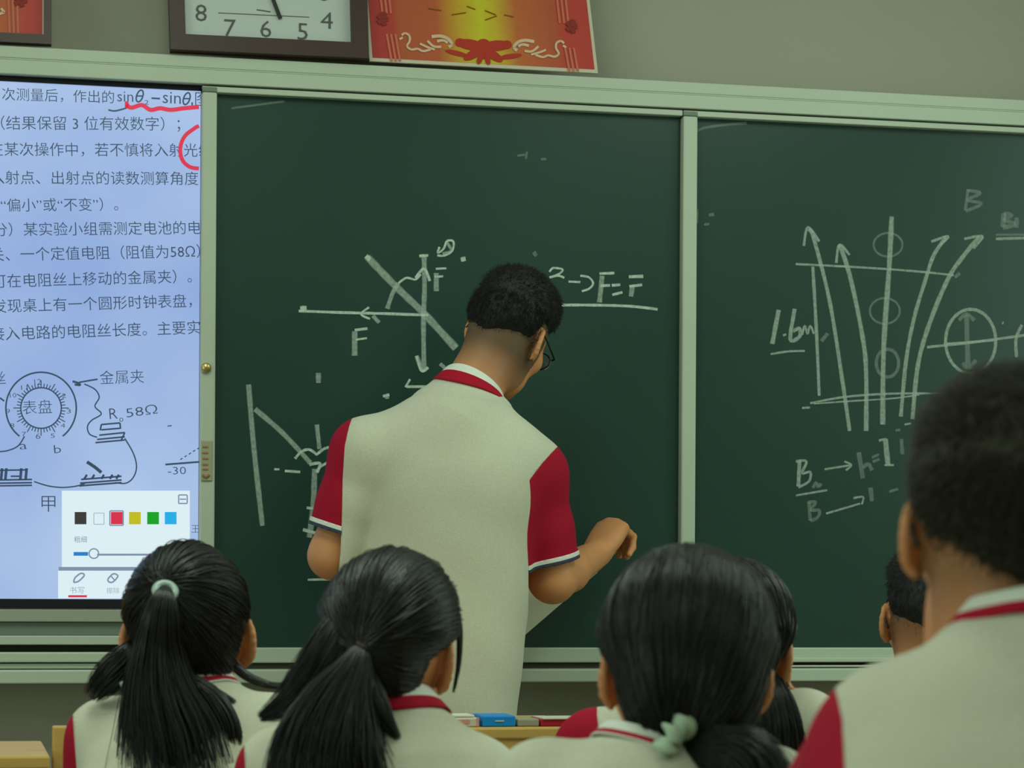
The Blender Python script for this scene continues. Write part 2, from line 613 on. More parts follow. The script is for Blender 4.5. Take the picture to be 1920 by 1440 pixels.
# ray diagram at the top left of the middle chalkboard
chalk(cb1, [('chalk_force_diagram', (540, 440, 865, 700)), ('chalk_formula', (1025, 490, 1240, 590)), ('chalk_small_diagram', (440, 690, 650, 1100)), ('chalk_smudge', ANY)], [
    (0.55, [
        (13, [(689, 482), (740, 535), (795, 588), (855, 653)]),
        (9, [(795, 479), (796, 540), (794, 600), (795, 697)]),
        (10, [(665, 621), (665, 667)]), (9, [(818, 512), (818, 546)]), (9, [(597, 699), (597, 718)]),
        (8, [(594, 796), (599, 842)]), (9, [(466, 721), (476, 840), (492, 986)]), (9, [(478, 767), (530, 812), (582, 868)]),
        (10, [(590, 879), (587, 952), (580, 1008)]), (8, [(726, 579), (736, 550), (747, 531)]),
        (7, [(699, 592), (711, 605)]), (8, [(781, 667), (791, 694)]), (7, [(825, 682), (837, 692)]), (6, [(836, 452), (846, 470), (830, 476)]),
        (9, [(1129, 517), (1124, 567)]), (9, [(1186, 535), (1183, 556)]), (8, [(725, 742), (726, 748)])]),
    (0.95, [
        (9, [(686, 480), (694, 487)]), (5, [(786, 480), (803, 479)]), (5, [(779, 521), (795, 504), (806, 527)]),
        (5, [(781, 667), (790, 695), (803, 689)]), (5, [(560, 583), (640, 586), (720, 588), (803, 591)]), (11, [(563, 580), (575, 579)]),
        (4, [(692, 576), (677, 589), (694, 598)]), (4, [(747, 531), (762, 521), (779, 524), (789, 514)]),
        (8, [(864, 487), (873, 485)]), (4, [(817, 504), (837, 503)]), (4, [(815, 519), (831, 518)]),
        (5, [(665, 619), (689, 616)]), (4, [(667, 637), (688, 634)]), (4, [(760, 726), (769, 711)]), (5, [(762, 725), (801, 725)]),
        (5, [(718, 743), (730, 740)]), (4, [(824, 463), (821, 474), (832, 466), (838, 452), (850, 453), (848, 470), (834, 479), (820, 479)]),
        (5, [(553, 860), (565, 847), (580, 843), (595, 853)]), (5, [(594, 852), (609, 841), (621, 840), (631, 850)]), (5, [(599, 876), (629, 858)]),
        (6, [(580, 871), (600, 869), (594, 886)]), (5, [(575, 952), (600, 955)]), (6, [(568, 993), (597, 1001)]),
        (4, [(514, 880), (524, 880)]), (5, [(534, 883), (563, 885)]), (4, [(577, 1087), (640, 1086)]),
        (4, [(1030, 510), (1036, 503), (1047, 503), (1055, 506), (1049, 513), (1033, 520)]), (4, [(1030, 520), (1047, 517), (1058, 521)]),
        (4, [(1066, 528), (1088, 529)]), (4, [(1088, 517), (1104, 520), (1112, 531), (1105, 541), (1091, 546)]),
        (5, [(1124, 513), (1152, 512)]), (5, [(1126, 536), (1144, 535)]), (5, [(1147, 535), (1163, 534)]), (5, [(1148, 553), (1167, 548)]),
        (6, [(1179, 519), (1206, 518)]), (5, [(1180, 537), (1204, 534)]), (5, [(1050, 572), (1100, 572), (1152, 573), (1191, 575), (1233, 580)])]),
    (0.24, [
        (4, [(434, 203), (480, 197), (533, 190)]), (4, [(970, 292), (984, 290)]), (4, [(988, 284), (986, 298)]), (5, [(1014, 299), (1024, 298)]),
        (9, [(1000, 478), (1006, 474)]), (16, [(1008, 820), (1018, 822)])]),
])
# field lines, lens and formulae on the right chalkboard
chalk(cb2, [('chalk_field_lines', (1530, 395, 1735, 800)), ('chalk_lens', (1745, 560, 1935, 720)), ('chalk_length_note', (1440, 570, 1532, 668)), ('chalk_field_lines', (1490, 400, 1850, 810)), ('chalk_field_symbol', (1800, 340, 1940, 450)), ('chalk_formula', (1485, 800, 1720, 1025)), ('chalk_smudge', ANY)], [
    (0.55, [
        (7, [(1516, 429), (1526, 448), (1556, 567), (1581, 724), (1593, 808)]), (6, [(1524, 500), (1531, 626), (1536, 742)]),
        (8, [(1575, 459), (1596, 527), (1618, 636), (1624, 700), (1624, 808)]), (9, [(1672, 406), (1667, 503), (1657, 650), (1655, 796)]),
        (7, [(1773, 446), (1751, 478), (1736, 522), (1714, 596), (1699, 675), (1689, 781)]),
        (8, [(1837, 443), (1808, 478), (1778, 522), (1743, 606), (1721, 685), (1711, 786)]),
        (5, [(1507, 461), (1515, 426), (1536, 453)]), (5, [(1568, 493), (1574, 459), (1593, 478)]), (5, [(1746, 453), (1778, 443), (1761, 461)]),
        (5, [(1808, 448), (1842, 443), (1825, 466)]), (4, [(1492, 495), (1625, 502), (1720, 509), (1788, 516)]),
        (4, [(1519, 756), (1586, 744), (1674, 738), (1768, 738)]), (3, [(1526, 757), (1596, 752), (1674, 747), (1724, 740)]), (4, [(1504, 765), (1519, 764)]),
        (6, ell(1820, 640, 47, 60)), (5, [(1738, 651), (1822, 642), (1925, 628)]), (4, [(1770, 645), (1866, 638)]), (6, [(1916, 609), (1905, 636), (1906, 670)]),
        (8, [(1460, 581), (1448, 645)]), (7, [(1490, 579), (1482, 636), (1499, 631), (1499, 616), (1487, 621)]), (4, [(1445, 664), (1477, 659), (1509, 658)]),
        (5, [(1867, 448), (1930, 446)]), (7, [(1499, 865), (1497, 912)]), (5, [(1492, 865), (1512, 865), (1504, 887), (1519, 885), (1517, 902), (1497, 914)]),
        (4, [(1546, 880), (1596, 872)]), (4, [(1583, 865), (1596, 872), (1586, 882)]), (9, [(1660, 823), (1665, 872)]), (5, [(1648, 826), (1662, 823)]),
        (4, [(1658, 872), (1676, 872)]), (4, [(1492, 929), (1551, 919)]), (4, [(1549, 963), (1613, 944)]), (4, [(1600, 934), (1618, 932), (1616, 946)]),
        (5, [(1879, 605), (1882, 606)]), (4, [(1504, 628), (1509, 611), (1514, 626), (1519, 611), (1526, 626)]), (4, [(1468, 629), (1474, 627)]), (4, [(1696, 796), (1708, 794)])]),
    (0.24, [
        (4, ell(1665, 459, 27, 22)), (4, ell(1659, 583, 28, 24)), (6, ell(1664, 681, 21, 26)), (9, [(1812, 591), (1815, 692)]),
        (7, [(1798, 601), (1812, 589), (1827, 601)]), (7, [(1805, 680), (1815, 692), (1830, 675)]),
        (6, [(1815, 355), (1810, 395)]), (6, [(1813, 357), (1838, 362), (1815, 375), (1840, 382), (1811, 396)]),
        (9, [(1882, 400), (1880, 426)]), (8, [(1882, 400), (1896, 404), (1884, 411), (1901, 421), (1880, 427)]), (8, [(1906, 408), (1906, 427)]),
        (4, [(1867, 440), (1930, 440)]), (4, [(1320, 421), (1330, 420)]), (5, [(1307, 392), (1306, 419)]), (6, [(1329, 403), (1339, 402)]),
        (8, [(1610, 848), (1618, 897)]), (7, [(1618, 877), (1628, 870), (1635, 882)]), (5, [(1635, 858), (1648, 852)]), (5, [(1636, 866), (1649, 861)]),
        (7, [(1690, 823), (1692, 852)]), (6, [(1524, 915), (1530, 905), (1534, 912), (1540, 907)]), (7, [(1517, 942), (1519, 976)]), (6, [(1514, 942), (1529, 942), (1521, 956), (1536, 957), (1533, 970), (1519, 977)]),
         (8, [(1632, 914), (1635, 940)]), (5, [(1667, 922), (1684, 917)]), 
        (5, [(1303, 248), (1320, 240), (1360, 234), (1400, 231)]), (5, [(1679, 807), (1688, 806)]), (6, [(1790, 520), (1800, 512)]),
        (7, [(1540, 640), (1552, 625)])]),
])

# ------------------------------------------------------------------ interactive screen
SY = 0.004
zs_t = zline([(0, 153), (370, 170)], SY)
zs_b = zline([(0, 1123), (220, 1123)], SY)
zb_t = zline([(0, 143), (370, 158)], SY)
zb_b = zline([(0, 1140), (220, 1140)], SY)
SX0, SX1 = -1.42, xat(375.5, 600, -0.0)
sx_edge = x_p1[0] - 0.0005
scr = empty('interactive_screen', ((SX0 + SX1) / 2, SY, zb_b), 'large lit interactive screen showing a printed physics problem, left of the chalkboards', 'screen')
MB().box(SX0, sx_edge, SY, 0.09, zs_b, zs_t).build('display', M['screen'], scr)
b = MB()
b.box(SX0 - 0.02, sx_edge, SY - 0.008, 0.095, zs_t, min(zb_t, z_rb - 0.0015), 0.002)
b.box(SX0 - 0.02, sx_edge, SY - 0.008, 0.095, zb_b, zs_b, 0.002)
b.box(SX0 - 0.02, SX0, SY - 0.008, 0.095, zb_b, z_rb - 0.0015, 0.002)
b.build('bezel', M['black_gloss'], scr)
z1, z2 = zline([(100, 1142)], 0.0), zline([(100, 1166)], 0.0)
MB().box(SX0 - 0.02, sx_edge, 0.0, 0.09, z2, z1, 0.002).build('lower_panel', M['silver'], scr)
z3 = zline([(100, 1191)], 0.012)
MB().box(SX0 - 0.02, sx_edge, 0.012, 0.09, z3, z2 - 0.001, 0.001).build('speaker_strip', M['alu_grey'], scr)
b = MB()
b.box(FX0 + 0.05, sx_edge, -0.02, 0.09, zat(100, 1209, -0.02), zat(100, 1192, -0.02), 0.002)
b.box(FX0 + 0.05, sx_edge, -0.03, 0.09, zat(100, 1242, -0.03), zat(100, 1223, -0.03), 0.003)
b.box(FX0 + 0.05, sx_edge, -0.02, 0.09, zat(100, 1254, -0.02), zat(100, 1244, -0.02), 0.002)
b.build('lower_rail', M['alu'], fr)
MB().box(FX0 + 0.05, sx_edge, 0.02, 0.1, zat(100, 1226), zat(100, 1207)).build('rail_gap', M['dark_gap'], fr)


def glyphs(text, thin=-0.009):
    """a line of writing as a flat mesh: verts (x, y) and faces, in units of the character size"""
    cu = bpy.data.curves.new('line', 'FONT')
    cu.body = text
    cu.resolution_u = 2
    cu.offset = thin
    o = bpy.data.objects.new('line', cu)
    COL.objects.link(o)
    bpy.context.view_layer.update()
    me = bpy.data.meshes.new_from_object(o.evaluated_get(bpy.context.evaluated_depsgraph_get()))
    vs = np.array([tuple(v.co) for v in me.vertices])
    fs = [tuple(p.vertices) for p in me.polygons]
    bpy.data.objects.remove(o)
    bpy.data.meshes.remove(me)
    bpy.data.curves.remove(cu)
    return vs, fs


def write(mb, text, p0, p1, h=None, Y=0.0, xmax=None, thin=-0.009):
    """lay a line of writing from pixel p0 to pixel p1 (baseline) on the plane Y"""
    vs, fs = glyphs(text, thin)
    x0, x1 = vs[:, 0].min(), vs[:, 0].max()
    A, B = at(p0[0], p0[1], Y), at(p1[0], p1[1], Y)
    ex = (B - A) / (x1 - x0)
    L = np.linalg.norm(ex)
    up = np.cross(ex / L, V(0, 1, 0)) * -1
    up = V(0, 0, 1) - (ex / L) * (ex[2] / L)
    up /= np.linalg.norm(up)
    s = L if h is None else h
    out = [A + ex * (v[0] - x0) + up * v[1] * s for v in vs]
    if xmax is not None:
        for o in out:
            o[0] = min(o[0], xmax)
    mb.add(out, fs)


TY = SY - 0.0012
lines = [
    ('次测量后，作出的', (4, 186), (214, 192)), 
    ('（结果保留 3 位有效数字）；', (2, 241), (338, 243)), ('在某次操作中，若不慎将入射光线', (-20, 290), (398, 292)),
    ('入射点、出射点的读数测算角度', (-18, 343), (372, 345)), ('“偏小”或“不变”）。', (2, 395), (222, 393)),
    ('分）某实验小组需测定电池的电', (-12, 441), (377, 437)), ('关、一个定值电阻（阻值为58Ω）', (-18, 488), (376, 481)),
    ('可在电阻丝上移动的金属夹）。', (-14, 538), (360, 528)), ('发现桌上有一个圆形时钟表盘，', (-14, 585), (360, 574)),
    ('接入电路的电阻丝长度。主要实', (-18, 637), (376, 624)),
]
for t, p, q in lines:
    b = MB()
    write(b, t, p, q, Y=TY, xmax=sx_edge, thin=-0.004)
    b.build('printed_line', M['ink'], scr)
b = MB()
write(b, 'sin', (220, 190), (250, 191), Y=TY, thin=-0.004)
write(b, '2', (271, 196), (279, 196), Y=TY, h=0.014, thin=-0.004)
write(b, 'sin', (305, 193), (339, 195), Y=TY, thin=-0.004)
write(b, '1', (359, 200), (362, 200), Y=TY, h=0.014, thin=-0.004)
write(b, '图', (366, 197), (391, 198), Y=TY, xmax=sx_edge, thin=-0.004)
for tx_, ty_ in ((262, 180), (350, 185)):
    ribbon(b, [(x + (ty_ - y) * 0.25, y) for x, y in ell(tx_, ty_, 6, 11)], 2.4, TY)
    ribbon(b, [(tx_ - 5, ty_), (tx_ + 5, ty_)], 2.2, TY)
ribbon(b, [(284, 184), (300, 185)], 2.6, TY)
b.build('printed_line', M['ink'], scr)
b = MB()
write(b, '金属夹', (188, 719), (270, 716), Y=TY)
write(b, '表盘', (43, 775), (98, 773), Y=TY)
write(b, '丝', (-14, 720), (11, 719), Y=TY)
write(b, 'R', (206, 786), (221, 785), Y=TY)
write(b, '₀', (224, 788), (231, 788), Y=TY)
write(b, '58Ω', (238, 783), (296, 775), Y=TY, h=0.028)
write(b, 'a', (37, 843), (51, 842), Y=TY, h=0.026)
write(b, 'b', (102, 850), (115, 849), Y=TY, h=0.026)
write(b, '甲', (78, 957), (104, 957), Y=TY)
write(b, '-30', (315, 890), (349, 889), Y=TY, h=0.024)
write(b, '12', (65, 722), (78, 721), Y=TY, h=0.018)
write(b, '6', (67, 823), (76, 823), Y=TY, h=0.018)
write(b, '王', (359, 998), (374, 998), Y=TY, h=0.02, xmax=sx_edge)
for ch, (xx, yy) in zip('2345789', ((120, 740), (129, 769), (118, 796), (99, 815), (45, 812), (23, 796), (15, 769))):
    write(b, ch, (xx - 4, yy + 6), (xx + 4, yy + 6), Y=TY, h=0.014)
for tt, (xx, yy) in zip(('10', '11'), ((25, 740), (46, 725))):
    write(b, tt, (xx - 6, yy + 6), (xx + 6, yy + 5), Y=TY, h=0.014)
b.build('diagram_text', M['ink'], scr)

b = MB()
SR = lambda w, pts: ribbon(b, pts, w * 0.82, TY)
SR(3, ell(77, 765, 66, 67, 128, 412, 34))
SR(2.5, ell(77, 765, 38, 38, 0, 360, 30))
for k in range(48):
    a = 2 * PI * k / 48
    r0, r1 = 38, 46 if k % 4 else 52
    SR(1.8, [(77 + r0 * math.cos(a), 765 + r0 * math.sin(a)), (77 + r1 * math.cos(a), 765 + r1 * math.sin(a))])
SR(2.5, [(46, 818), (34, 836), (14, 845), (-6, 847)])
SR(3, [(0, 746), (8, 752)])
SR(4, [(136, 715), (146, 718), (150, 722), (140, 721)])
SR(3, [(148, 717), (165, 714), (183, 711)])
SR(2.5, [(158, 720), (178, 730), (186, 745), (178, 762), (190, 776), (172, 788), (164, 800), (168, 814), (182, 820)])
for dy in (0, 10):
    SR(3, [(190, 796 + dy), (225, 793 + dy)])
SR(3, [(190, 796), (188, 807)])
SR(3, [(225, 793), (226, 804)])
for dy in (0, 8, 14):
    SR(3, [(186 - dy * 0.5, 816 + dy), (234, 811 + dy)])
SR(3, [(234, 811), (227, 826)])
SR(2.5, [(234, 822), (250, 850), (256, 875), (250, 895), (236, 906), (215, 905)])
SR(2.5, [(64, 903), (90, 911), (118, 914), (145, 911), (160, 906)])
for dy in (0, 7, 12):
    SR(3.2, [(152 - dy * 0.3, 899 + dy), (228, 893 + dy)])
SR(6, [(163, 866), (178, 876), (190, 886)])
for xx in (158, 172, 190, 206, 218):
    SR(4, [(xx, 898), (xx + 5, 890)])
for dy in (0, 18, 24, 29):
    SR(3, [(-4, 882 + dy), (60 if dy else 50, 881 + dy)])
for xx in (4, 12, 40, 50):
    SR(5, [(xx, 878), (xx - 2, 900)])
SR(3, [(20, 893), (36, 893)])
SR(3.4, [(310, 871), (374, 866)])
for k in range(5):
    SR(2, [(338 + k * 8, 862 - k * 5), (342 + k * 8, 859 - k * 5)])
SR(2, [(314, 799), (322, 798)])
b.build('circuit_drawing', M['ink'], scr)
b = MB()
ribbon(b, [(203, 206), (215, 208), (232, 204), (242, 200)], 2.5, TY)
b.build('pen_tail', M['ink'], scr)
b = MB()
TY2 = TY - 0.0012
ribbon(b, [(237, 196), (246, 202), (266, 197), (282, 206), (300, 203), (320, 206), (345, 203), (373, 200.5)], 6.5, TY2)
ribbon(b, [(234, 196), (241, 196)], 10, TY2)
ribbon(b, [(373, 236), (364, 241), (346, 256), (338, 278), (342, 300), (356, 313), (373, 316)], 6, TY2)
b.build('red_pen_mark', M['penred'], scr)


def rectpx(mb, x0, y0, x1, y1, Y, th=0.0006):
    mb.slab([at(x0, y1, Y), at(x1, y1, Y), at(x1, y0, Y), at(x0, y0, Y)], (0, 1, 0), th)


TY3 = TY2 - 0.0012
b = MB()
rectpx(b, 116, 920, 356, 1063, TY3)
rectpx(b, 109, 1070, 352, 1122, TY3)
b.build('tool_palette', M['panelw'], scr)
b = MB()
rectpx(b, 110, 1063, 352, 1070, TY3)
TY4 = TY3 - 0.001
for sx in (0,):
    for p, q in (((335, 928), (351, 928)), ((351, 928), (351, 944)), ((351, 944), (335, 944)), ((335, 944), (335, 928)), ((337, 936), (349, 936))):
        ribbon(b, [p, q], 2, TY4)
ribbon(b, [(182, 1040), (345, 1040)], 3, TY4)
ribbon(b, ell(176, 1038, 9, 9), 2, TY4)
for p, q in (((176, 962), (195, 962)), ((195, 962), (195, 983)), ((195, 983), (176, 983)), ((176, 983), (176, 962))):
    ribbon(b, [p, q], 0.8, TY4)
ribbon(b, [(138, 1092), (141, 1083), (152, 1075), (158, 1079), (147, 1090), (138, 1092)], 2.4, TY4)
ribbon(b, [(202, 1086), (212, 1076), (221, 1080), (212, 1091), (204, 1091), (202, 1086)], 2.4, TY4)
ribbon(b, [(208, 1080), (215, 1088)], 2, TY4)
write(b, '书写', (131, 1112), (158, 1112), Y=TY4)
write(b, '擦除', (200, 1112), (224, 1112), Y=TY4)
write(b, '粗细', (139, 1016), (163, 1016), Y=TY4, thin=0.0)
b.build('palette_icons', M['panelg'], scr)
for mname, xx in (('sw_dark', 151), ('penred', 219), ('sw_yellow', 253), ('sw_green', 287), ('sw_cyan', 320)):
    b = MB()
    rectpx(b, xx - 11, 960, xx + 11, 983, TY4)
    b.build('colour_swatch', M[mname], scr)
b = MB()
for p, q in (((206, 958), (231, 958)), ((231, 958), (231, 985)), ((231, 985), (206, 985)), ((206, 985), (206, 958))):
    ribbon(b, [p, q], 2, TY4)
b.build('swatch_outline', M['panelg'], scr)
b = MB()
rectpx(b, 138, 1035, 165, 1042, TY4)
b.build('slider_bar', M['sw_blue'], scr)
b = MB()
rectpx(b, 128, 1116, 163, 1120, TY4)
b.build('tool_underline', M['penred'], scr)

# ------------------------------------------------------------------ clock and certificates on the rail


def lean(px, py, z0=None, Y0=-0.015, k=0.13):
    """point seen at a pixel on a plane that leans back from the rail towards the wall"""
    # plane: Y = Y0 + k * (z - z_rt)
    d = ray(px, py)
    t = (Y0 + k * (CAM[2] - z_rt) - CAM[1]) / (d[1] - k * d[2])
    return CAM + d * t


def quad_frame(mb, outer, inner, n, th):
    for i in range(4):
        j = (i + 1) % 4
        mb.slab([outer[i], outer[j], inner[j], inner[i]], n, th)


LN = V(0, -1, 0.13) / math.hypot(1, 0.13)
clk_o = [lean(318, 100), lean(688, 117), lean(680, -196), lean(308, -206)]
clk_i = [lean(346, 72), lean(656, 87), lean(650, -160), lean(338, -172)]
clk = empty('wall_clock', clk_o[0] * 0.5 + clk_o[1] * 0.5, 'rectangular clock with pale dial and dark brown wooden frame, on the rail', 'clock')
b = MB()
quad_frame(b, clk_o, clk_i, LN, 0.028)
b.build('clock_frame', M['brown'], clk)
b = MB()
b.slab([p + LN * 0.002 for p in clk_i], LN, 0.010)
b.build('dial', M['dial'], clk)
ctr = (492, -44)


def leanmap(mb, text, cx, cy, hpx, asp=1.0):
    vs, fs = glyphs(text, -0.006)
    x0, x1, y0, y1 = vs[:, 0].min(), vs[:, 0].max(), vs[:, 1].min(), vs[:, 1].max()
    s = hpx / (y1 - y0)
    out = []
    for v in vs:
        dx, dy = (v[0] - (x0 + x1) / 2) * s * asp, (v[1] - (y0 + y1) / 2) * s
        out.append(lean(cx + dx, cy - dy + dx * 0.05) + LN * 0.0132)
    mb.add(out, fs)


b = MB()
for tx, cx, cy in (('8', 376, 32), ('7', 430, 60), ('6', 497, 62), ('5', 566, 67), ('4', 611, 46), ('3', 608, -6), ('9', 371, -22), ('10', 370, -75), ('11', 424, -132), ('12', 488, -134), ('1', 556, -128), ('2', 606, -66)):
    leanmap(b, tx, cx, cy - 4, 31, 1.1)
b.build('numerals', M['num'], clk)


def lstroke(mb, pts, w, h=0.013):
    for p, q in zip(pts[:-1], pts[1:]):
        p, q = np.array(p, float), np.array(q, float)
        t = (q - p) / np.linalg.norm(q - p)
        n = np.array([-t[1], t[0]]) * w / 2
        mb.slab([lean(*(p - n)) + LN * h, lean(*(q - n)) + LN * h, lean(*(q + n)) + LN * h, lean(*(p + n)) + LN * h], LN, 0.001)


b = MB()
lstroke(b, [ctr, (524, 40)], 7, 0.016)
lstroke(b, [ctr, (440, -90)], 7, 0.018)
lstroke(b, [(488, -52), (497, -36)], 16, 0.0185)
b.build('hands', M['hand_dark'], clk)
b = MB()
lstroke(b, [(408, 28), (578, 36)], 1.0, 0.0125)
lstroke(b, [(480, 22), (506, 26)], 1.6, 0.0125)
b.build('dial_lines', M['num'], clk)


def cert_mat(x0, x1, name):
    m = bpy.data.materials.new(name)
    m.use_nodes = True
    nt = m.node_tree
    bs = nt.nodes['Principled BSDF']
    bs.inputs['Roughness'].default_value = 0.55
    a = nt.nodes.new('ShaderNodeAttribute')
    a.attribute_name = 'band'
    r = nt.nodes.new('ShaderNodeValToRGB')
    e = r.color_ramp.elements
    e[0].position, e[0].color = 0.0, rgb(176, 36, 26)
    e[1].position, e[1].color = 1.0, rgb(190, 44, 30)
    for p, c in ((0.10, rgb(186, 46, 28)), (0.13, rgb(184, 78, 32)), (0.30, rgb(192, 84, 32)), (0.40, rgb(206, 158, 10)), (0.50, rgb(208, 196, 0)), (0.56, rgb(208, 176, 4)), (0.66, rgb(198, 98, 34)), (0.84, rgb(186, 72, 34)), (0.88, rgb(196, 50, 32))):
        k = e.new(p)
        k.color = c
    nt.links.new(a.outputs['Fac'], r.inputs[0])
    n = nt.nodes.new('ShaderNodeTexNoise')
    n.inputs['Scale'].default_value = 30
    mx = nt.nodes.new('ShaderNodeMix')
    mx.data_type = 'RGBA'
    mx.blend_type = 'MULTIPLY'
    mx.inputs['Factor'].default_value = 0.25
    nt.links.new(r.outputs[0], mx.inputs['A'])
    nt.links.new(n.outputs['Color'], mx.inputs['B'])
    nt.links.new(mx.outputs['Result'], bs.inputs['Base Color'])
    return m


CM = cert_mat(0, 1, 'certificate_print')


def certificate(bl, br, tr, tl, label, name='award_certificate'):
    """corners are pixels; print bands run from left to right"""
    P = [lean(*bl), lean(*br), lean(*tr), lean(*tl)]
    t = empty(name, (P[0] + P[1]) / 2, label, 'certificate', 'red award certificates on the board rail')
    b = MB()
    b.slab(P, LN, 0.006)
    b.build('backing', M['cert_edge'], t)
    vs, fs, band = [], [], []
    N = 24
    for i in range(N + 1):
        u = i / N
        u2 = 0.014 + 0.972 * u
        for v in (0.02, 0.985):
            lo, hi = P[0] + (P[1] - P[0]) * u2, P[3] + (P[2] - P[3]) * u2
            vs.append(lo + (hi - lo) * v + LN * 0.0066)
            band.append(u)
    for i in range(N):
        fs.append((2 * i, 2 * i + 2, 2 * i + 3, 2 * i + 1))
    link('print', npmesh('print', vs, fs, False, attrs={'band': band}), CM, t)
    return t


ct = certificate((692, 116), (1120, 139), (1082, -190), (668, -202), 'unframed red and gold award certificate leaning on the rail beside the clock')
H = 0.0075
def catmull2(pts, n=4):
    P = [np.array(q, float) for q in pts]
    out = []
    for i in range(len(P) - 1):
        p0, p1, p2, p3 = P[max(i - 1, 0)], P[i], P[i + 1], P[min(i + 2, len(P) - 1)]
        for t in np.linspace(0, 1, n, endpoint=False):
            out.append(tuple(0.5 * ((2 * p1) + (p2 - p0) * t + (2 * p0 - 5 * p1 + 4 * p2 - p3) * t * t + (3 * p1 - p0 - 3 * p2 + p3) * t ** 3)))
    return out + [tuple(P[-1])]


def ldisc(mb, cx, cy, rx, ry, ang, h):
    """a filled oval lying on the leaning sheet"""
    ca_, sa_ = math.cos(math.radians(ang)), math.sin(math.radians(ang))
    pts = []
    for k in range(20):
        a = -2 * PI * k / 20
        x, y = rx * math.cos(a), ry * math.sin(a)
        pts.append(lean(cx + x * ca_ - y * sa_, cy + x * sa_ + y * ca_) + LN * h)
    mb.add(pts + [q + LN * 0.0005 for q in pts], [tuple(range(20))[::-1], tuple(range(20, 40))] + [(i, (i + 1) % 20, 20 + (i + 1) % 20, 20 + i) for i in range(20)])


b = MB()
kx, ky = 905, 94
for k, (dx, dy, rx, ry, an) in enumerate(((0, 0, 17, 19, 0), (-24, -8, 26, 10, 10), (24, -6, 26, 10, -4), (-19, 10, 20, 8, -28), (19, 12, 20, 8, 34), (-44, -12, 9, 8, 0), (44, -8, 9, 8, 0), (-50, 8, 22, 4.5, 14), (50, 14, 22, 4.5, -8), (-7, 20, 5, 9, 20), (8, 21, 5, 9, -14))):
    ldisc(b, kx + dx, ky + dy, rx, ry, an, H + 0.00008 * k)
b.build('knot_ornament', M['cert_red'], ct)
b = MB()
for sg in (-1, 1):
    for pts, w in (([(152, -16), (146, -20), (138, -16), (137, -6), (142, 4), (134, 10), (122, 8), (112, 12), (98, 8)], 4.2), ([(150, -12), (156, -8)], 4),
                   ([(118, -2), (104, 4), (90, 8)], 4), ([(104, -8), (92, 2), (78, 2)], 4.5), ([(96, -16), (80, -18), (66, -14), (58, -4), (64, 2)], 6), ([(86, -8), (74, -10), (66, -6)], 5)):
        q = catmull2(pts)
        lstroke(b, [(904 + sg * x, 92 + y + sg * x * 0.05) for x, y in q], w, H)
b.build('scroll_ornament', M['cert_white'], ct)
b = MB()
for k in range(3):
    lstroke(b, [(724 + k * 8, 66), (733 + k * 8, 117)], 4, H)
    lstroke(b, [(1058 + k * 8, 92), (1066 + k * 8, 136)], 4, H)
    lstroke(b, [(706 + k * 8, -60), (716 + k * 8, 28)], 4, H)
    lstroke(b, [(1036 + k * 8, -60), (1048 + k * 8, 46)], 4, H)
b.build('stripe_ornament', M['cert_pale'], ct)
b = MB()
for cx, cy in ((716, 38), (1070, 52)):
    for a in range(5):
        an = a * 2 * PI / 5
        lstroke(b, [(cx, cy), (cx + 11 * math.cos(an), cy + 13 * math.sin(an))], 9, H + 0.0003 * a)
b.build('rosette', M['cert_dark'], ct)
b = MB()
for x0, y0, x1, y1 in ((802, 18, 826, 22), (846, 30, 872, 26), (874, 14, 890, 20), (908, 40, 930, 32), (908, 22, 928, 30), (944, 30, 962, 34)):
    lstroke(b, [(x0, y0), (x1, y1)], 1.8, H)
b.build('handwriting', M['cert_ink'], ct)

cf = certificate((-210, 58), (83, 73), (84, -200), (-214, -214), 'award certificate in a thin brown frame, on the rail left of the clock')
fo = [lean(-228, 72), lean(96, 88), lean(97, -212), lean(-230, -228)]
fi = [lean(-212, 56), lean(82, 70), lean(83, -198), lean(-214, -212)]
b = MB()
quad_frame(b, fo, fi, LN, 0.018)
b.build('picture_frame', M['brown'], cf)
b = MB()
for k in range(3):
    lstroke(b, [(14 + k * 8, -40), (18 + k * 8, 66)], 4, H)
b.build('stripe_ornament', M['cert_pale'], cf)
b = MB()
lstroke(b, [(-30, 20), (-6, 30), (8, 26), (2, 18)], 5, H)
b.build('scroll_ornament', M['cert_white'], cf)
b = MB()
for a in range(5):
    an = a * 2 * PI / 5
    lstroke(b, [(38, 4), (38 + 13 * math.cos(an), 4 + 12 * math.sin(an))], 9, H + 0.0003 * a)
b.build('rosette', M['cert_dark'], cf)
# ------------------------------------------------------------------ people and furniture
# ------------------------------------------------------------------ implicit surfaces -> meshes
def nrm(v):
    v = np.asarray(v, float)
    return v / (np.linalg.norm(v) + 1e-12)


def s_cap(a, b, r1, r2):
    a, b = np.asarray(a, float), np.asarray(b, float)
    ba = b - a
    L = ba @ ba + 1e-12

    def f(P):
        q = P - a
        t = np.clip((q @ ba) / L, 0, 1)
        return np.sqrt(((q - t[:, None] * ba) ** 2).sum(1)) - (r1 + (r2 - r1) * t)
    return f


def s_ell(c, r, R=None):
    c, r = np.asarray(c, float), np.asarray(r, float)

    def f(P):
        q = P - c
        if R is not None:
            q = q @ R
        k0 = np.sqrt(((q / r) ** 2).sum(1)) + 1e-9
        k1 = np.sqrt(((q / (r * r)) ** 2).sum(1)) + 1e-9
        return k0 * (k0 - 1) / k1
    return f


def smin(a, b, k):
    h = np.maximum(k - np.abs(a - b), 0) / k
    return np.minimum(a, b) - h * h * k * 0.25


def smax(a, b, k):
    return -smin(-a, -b, k)


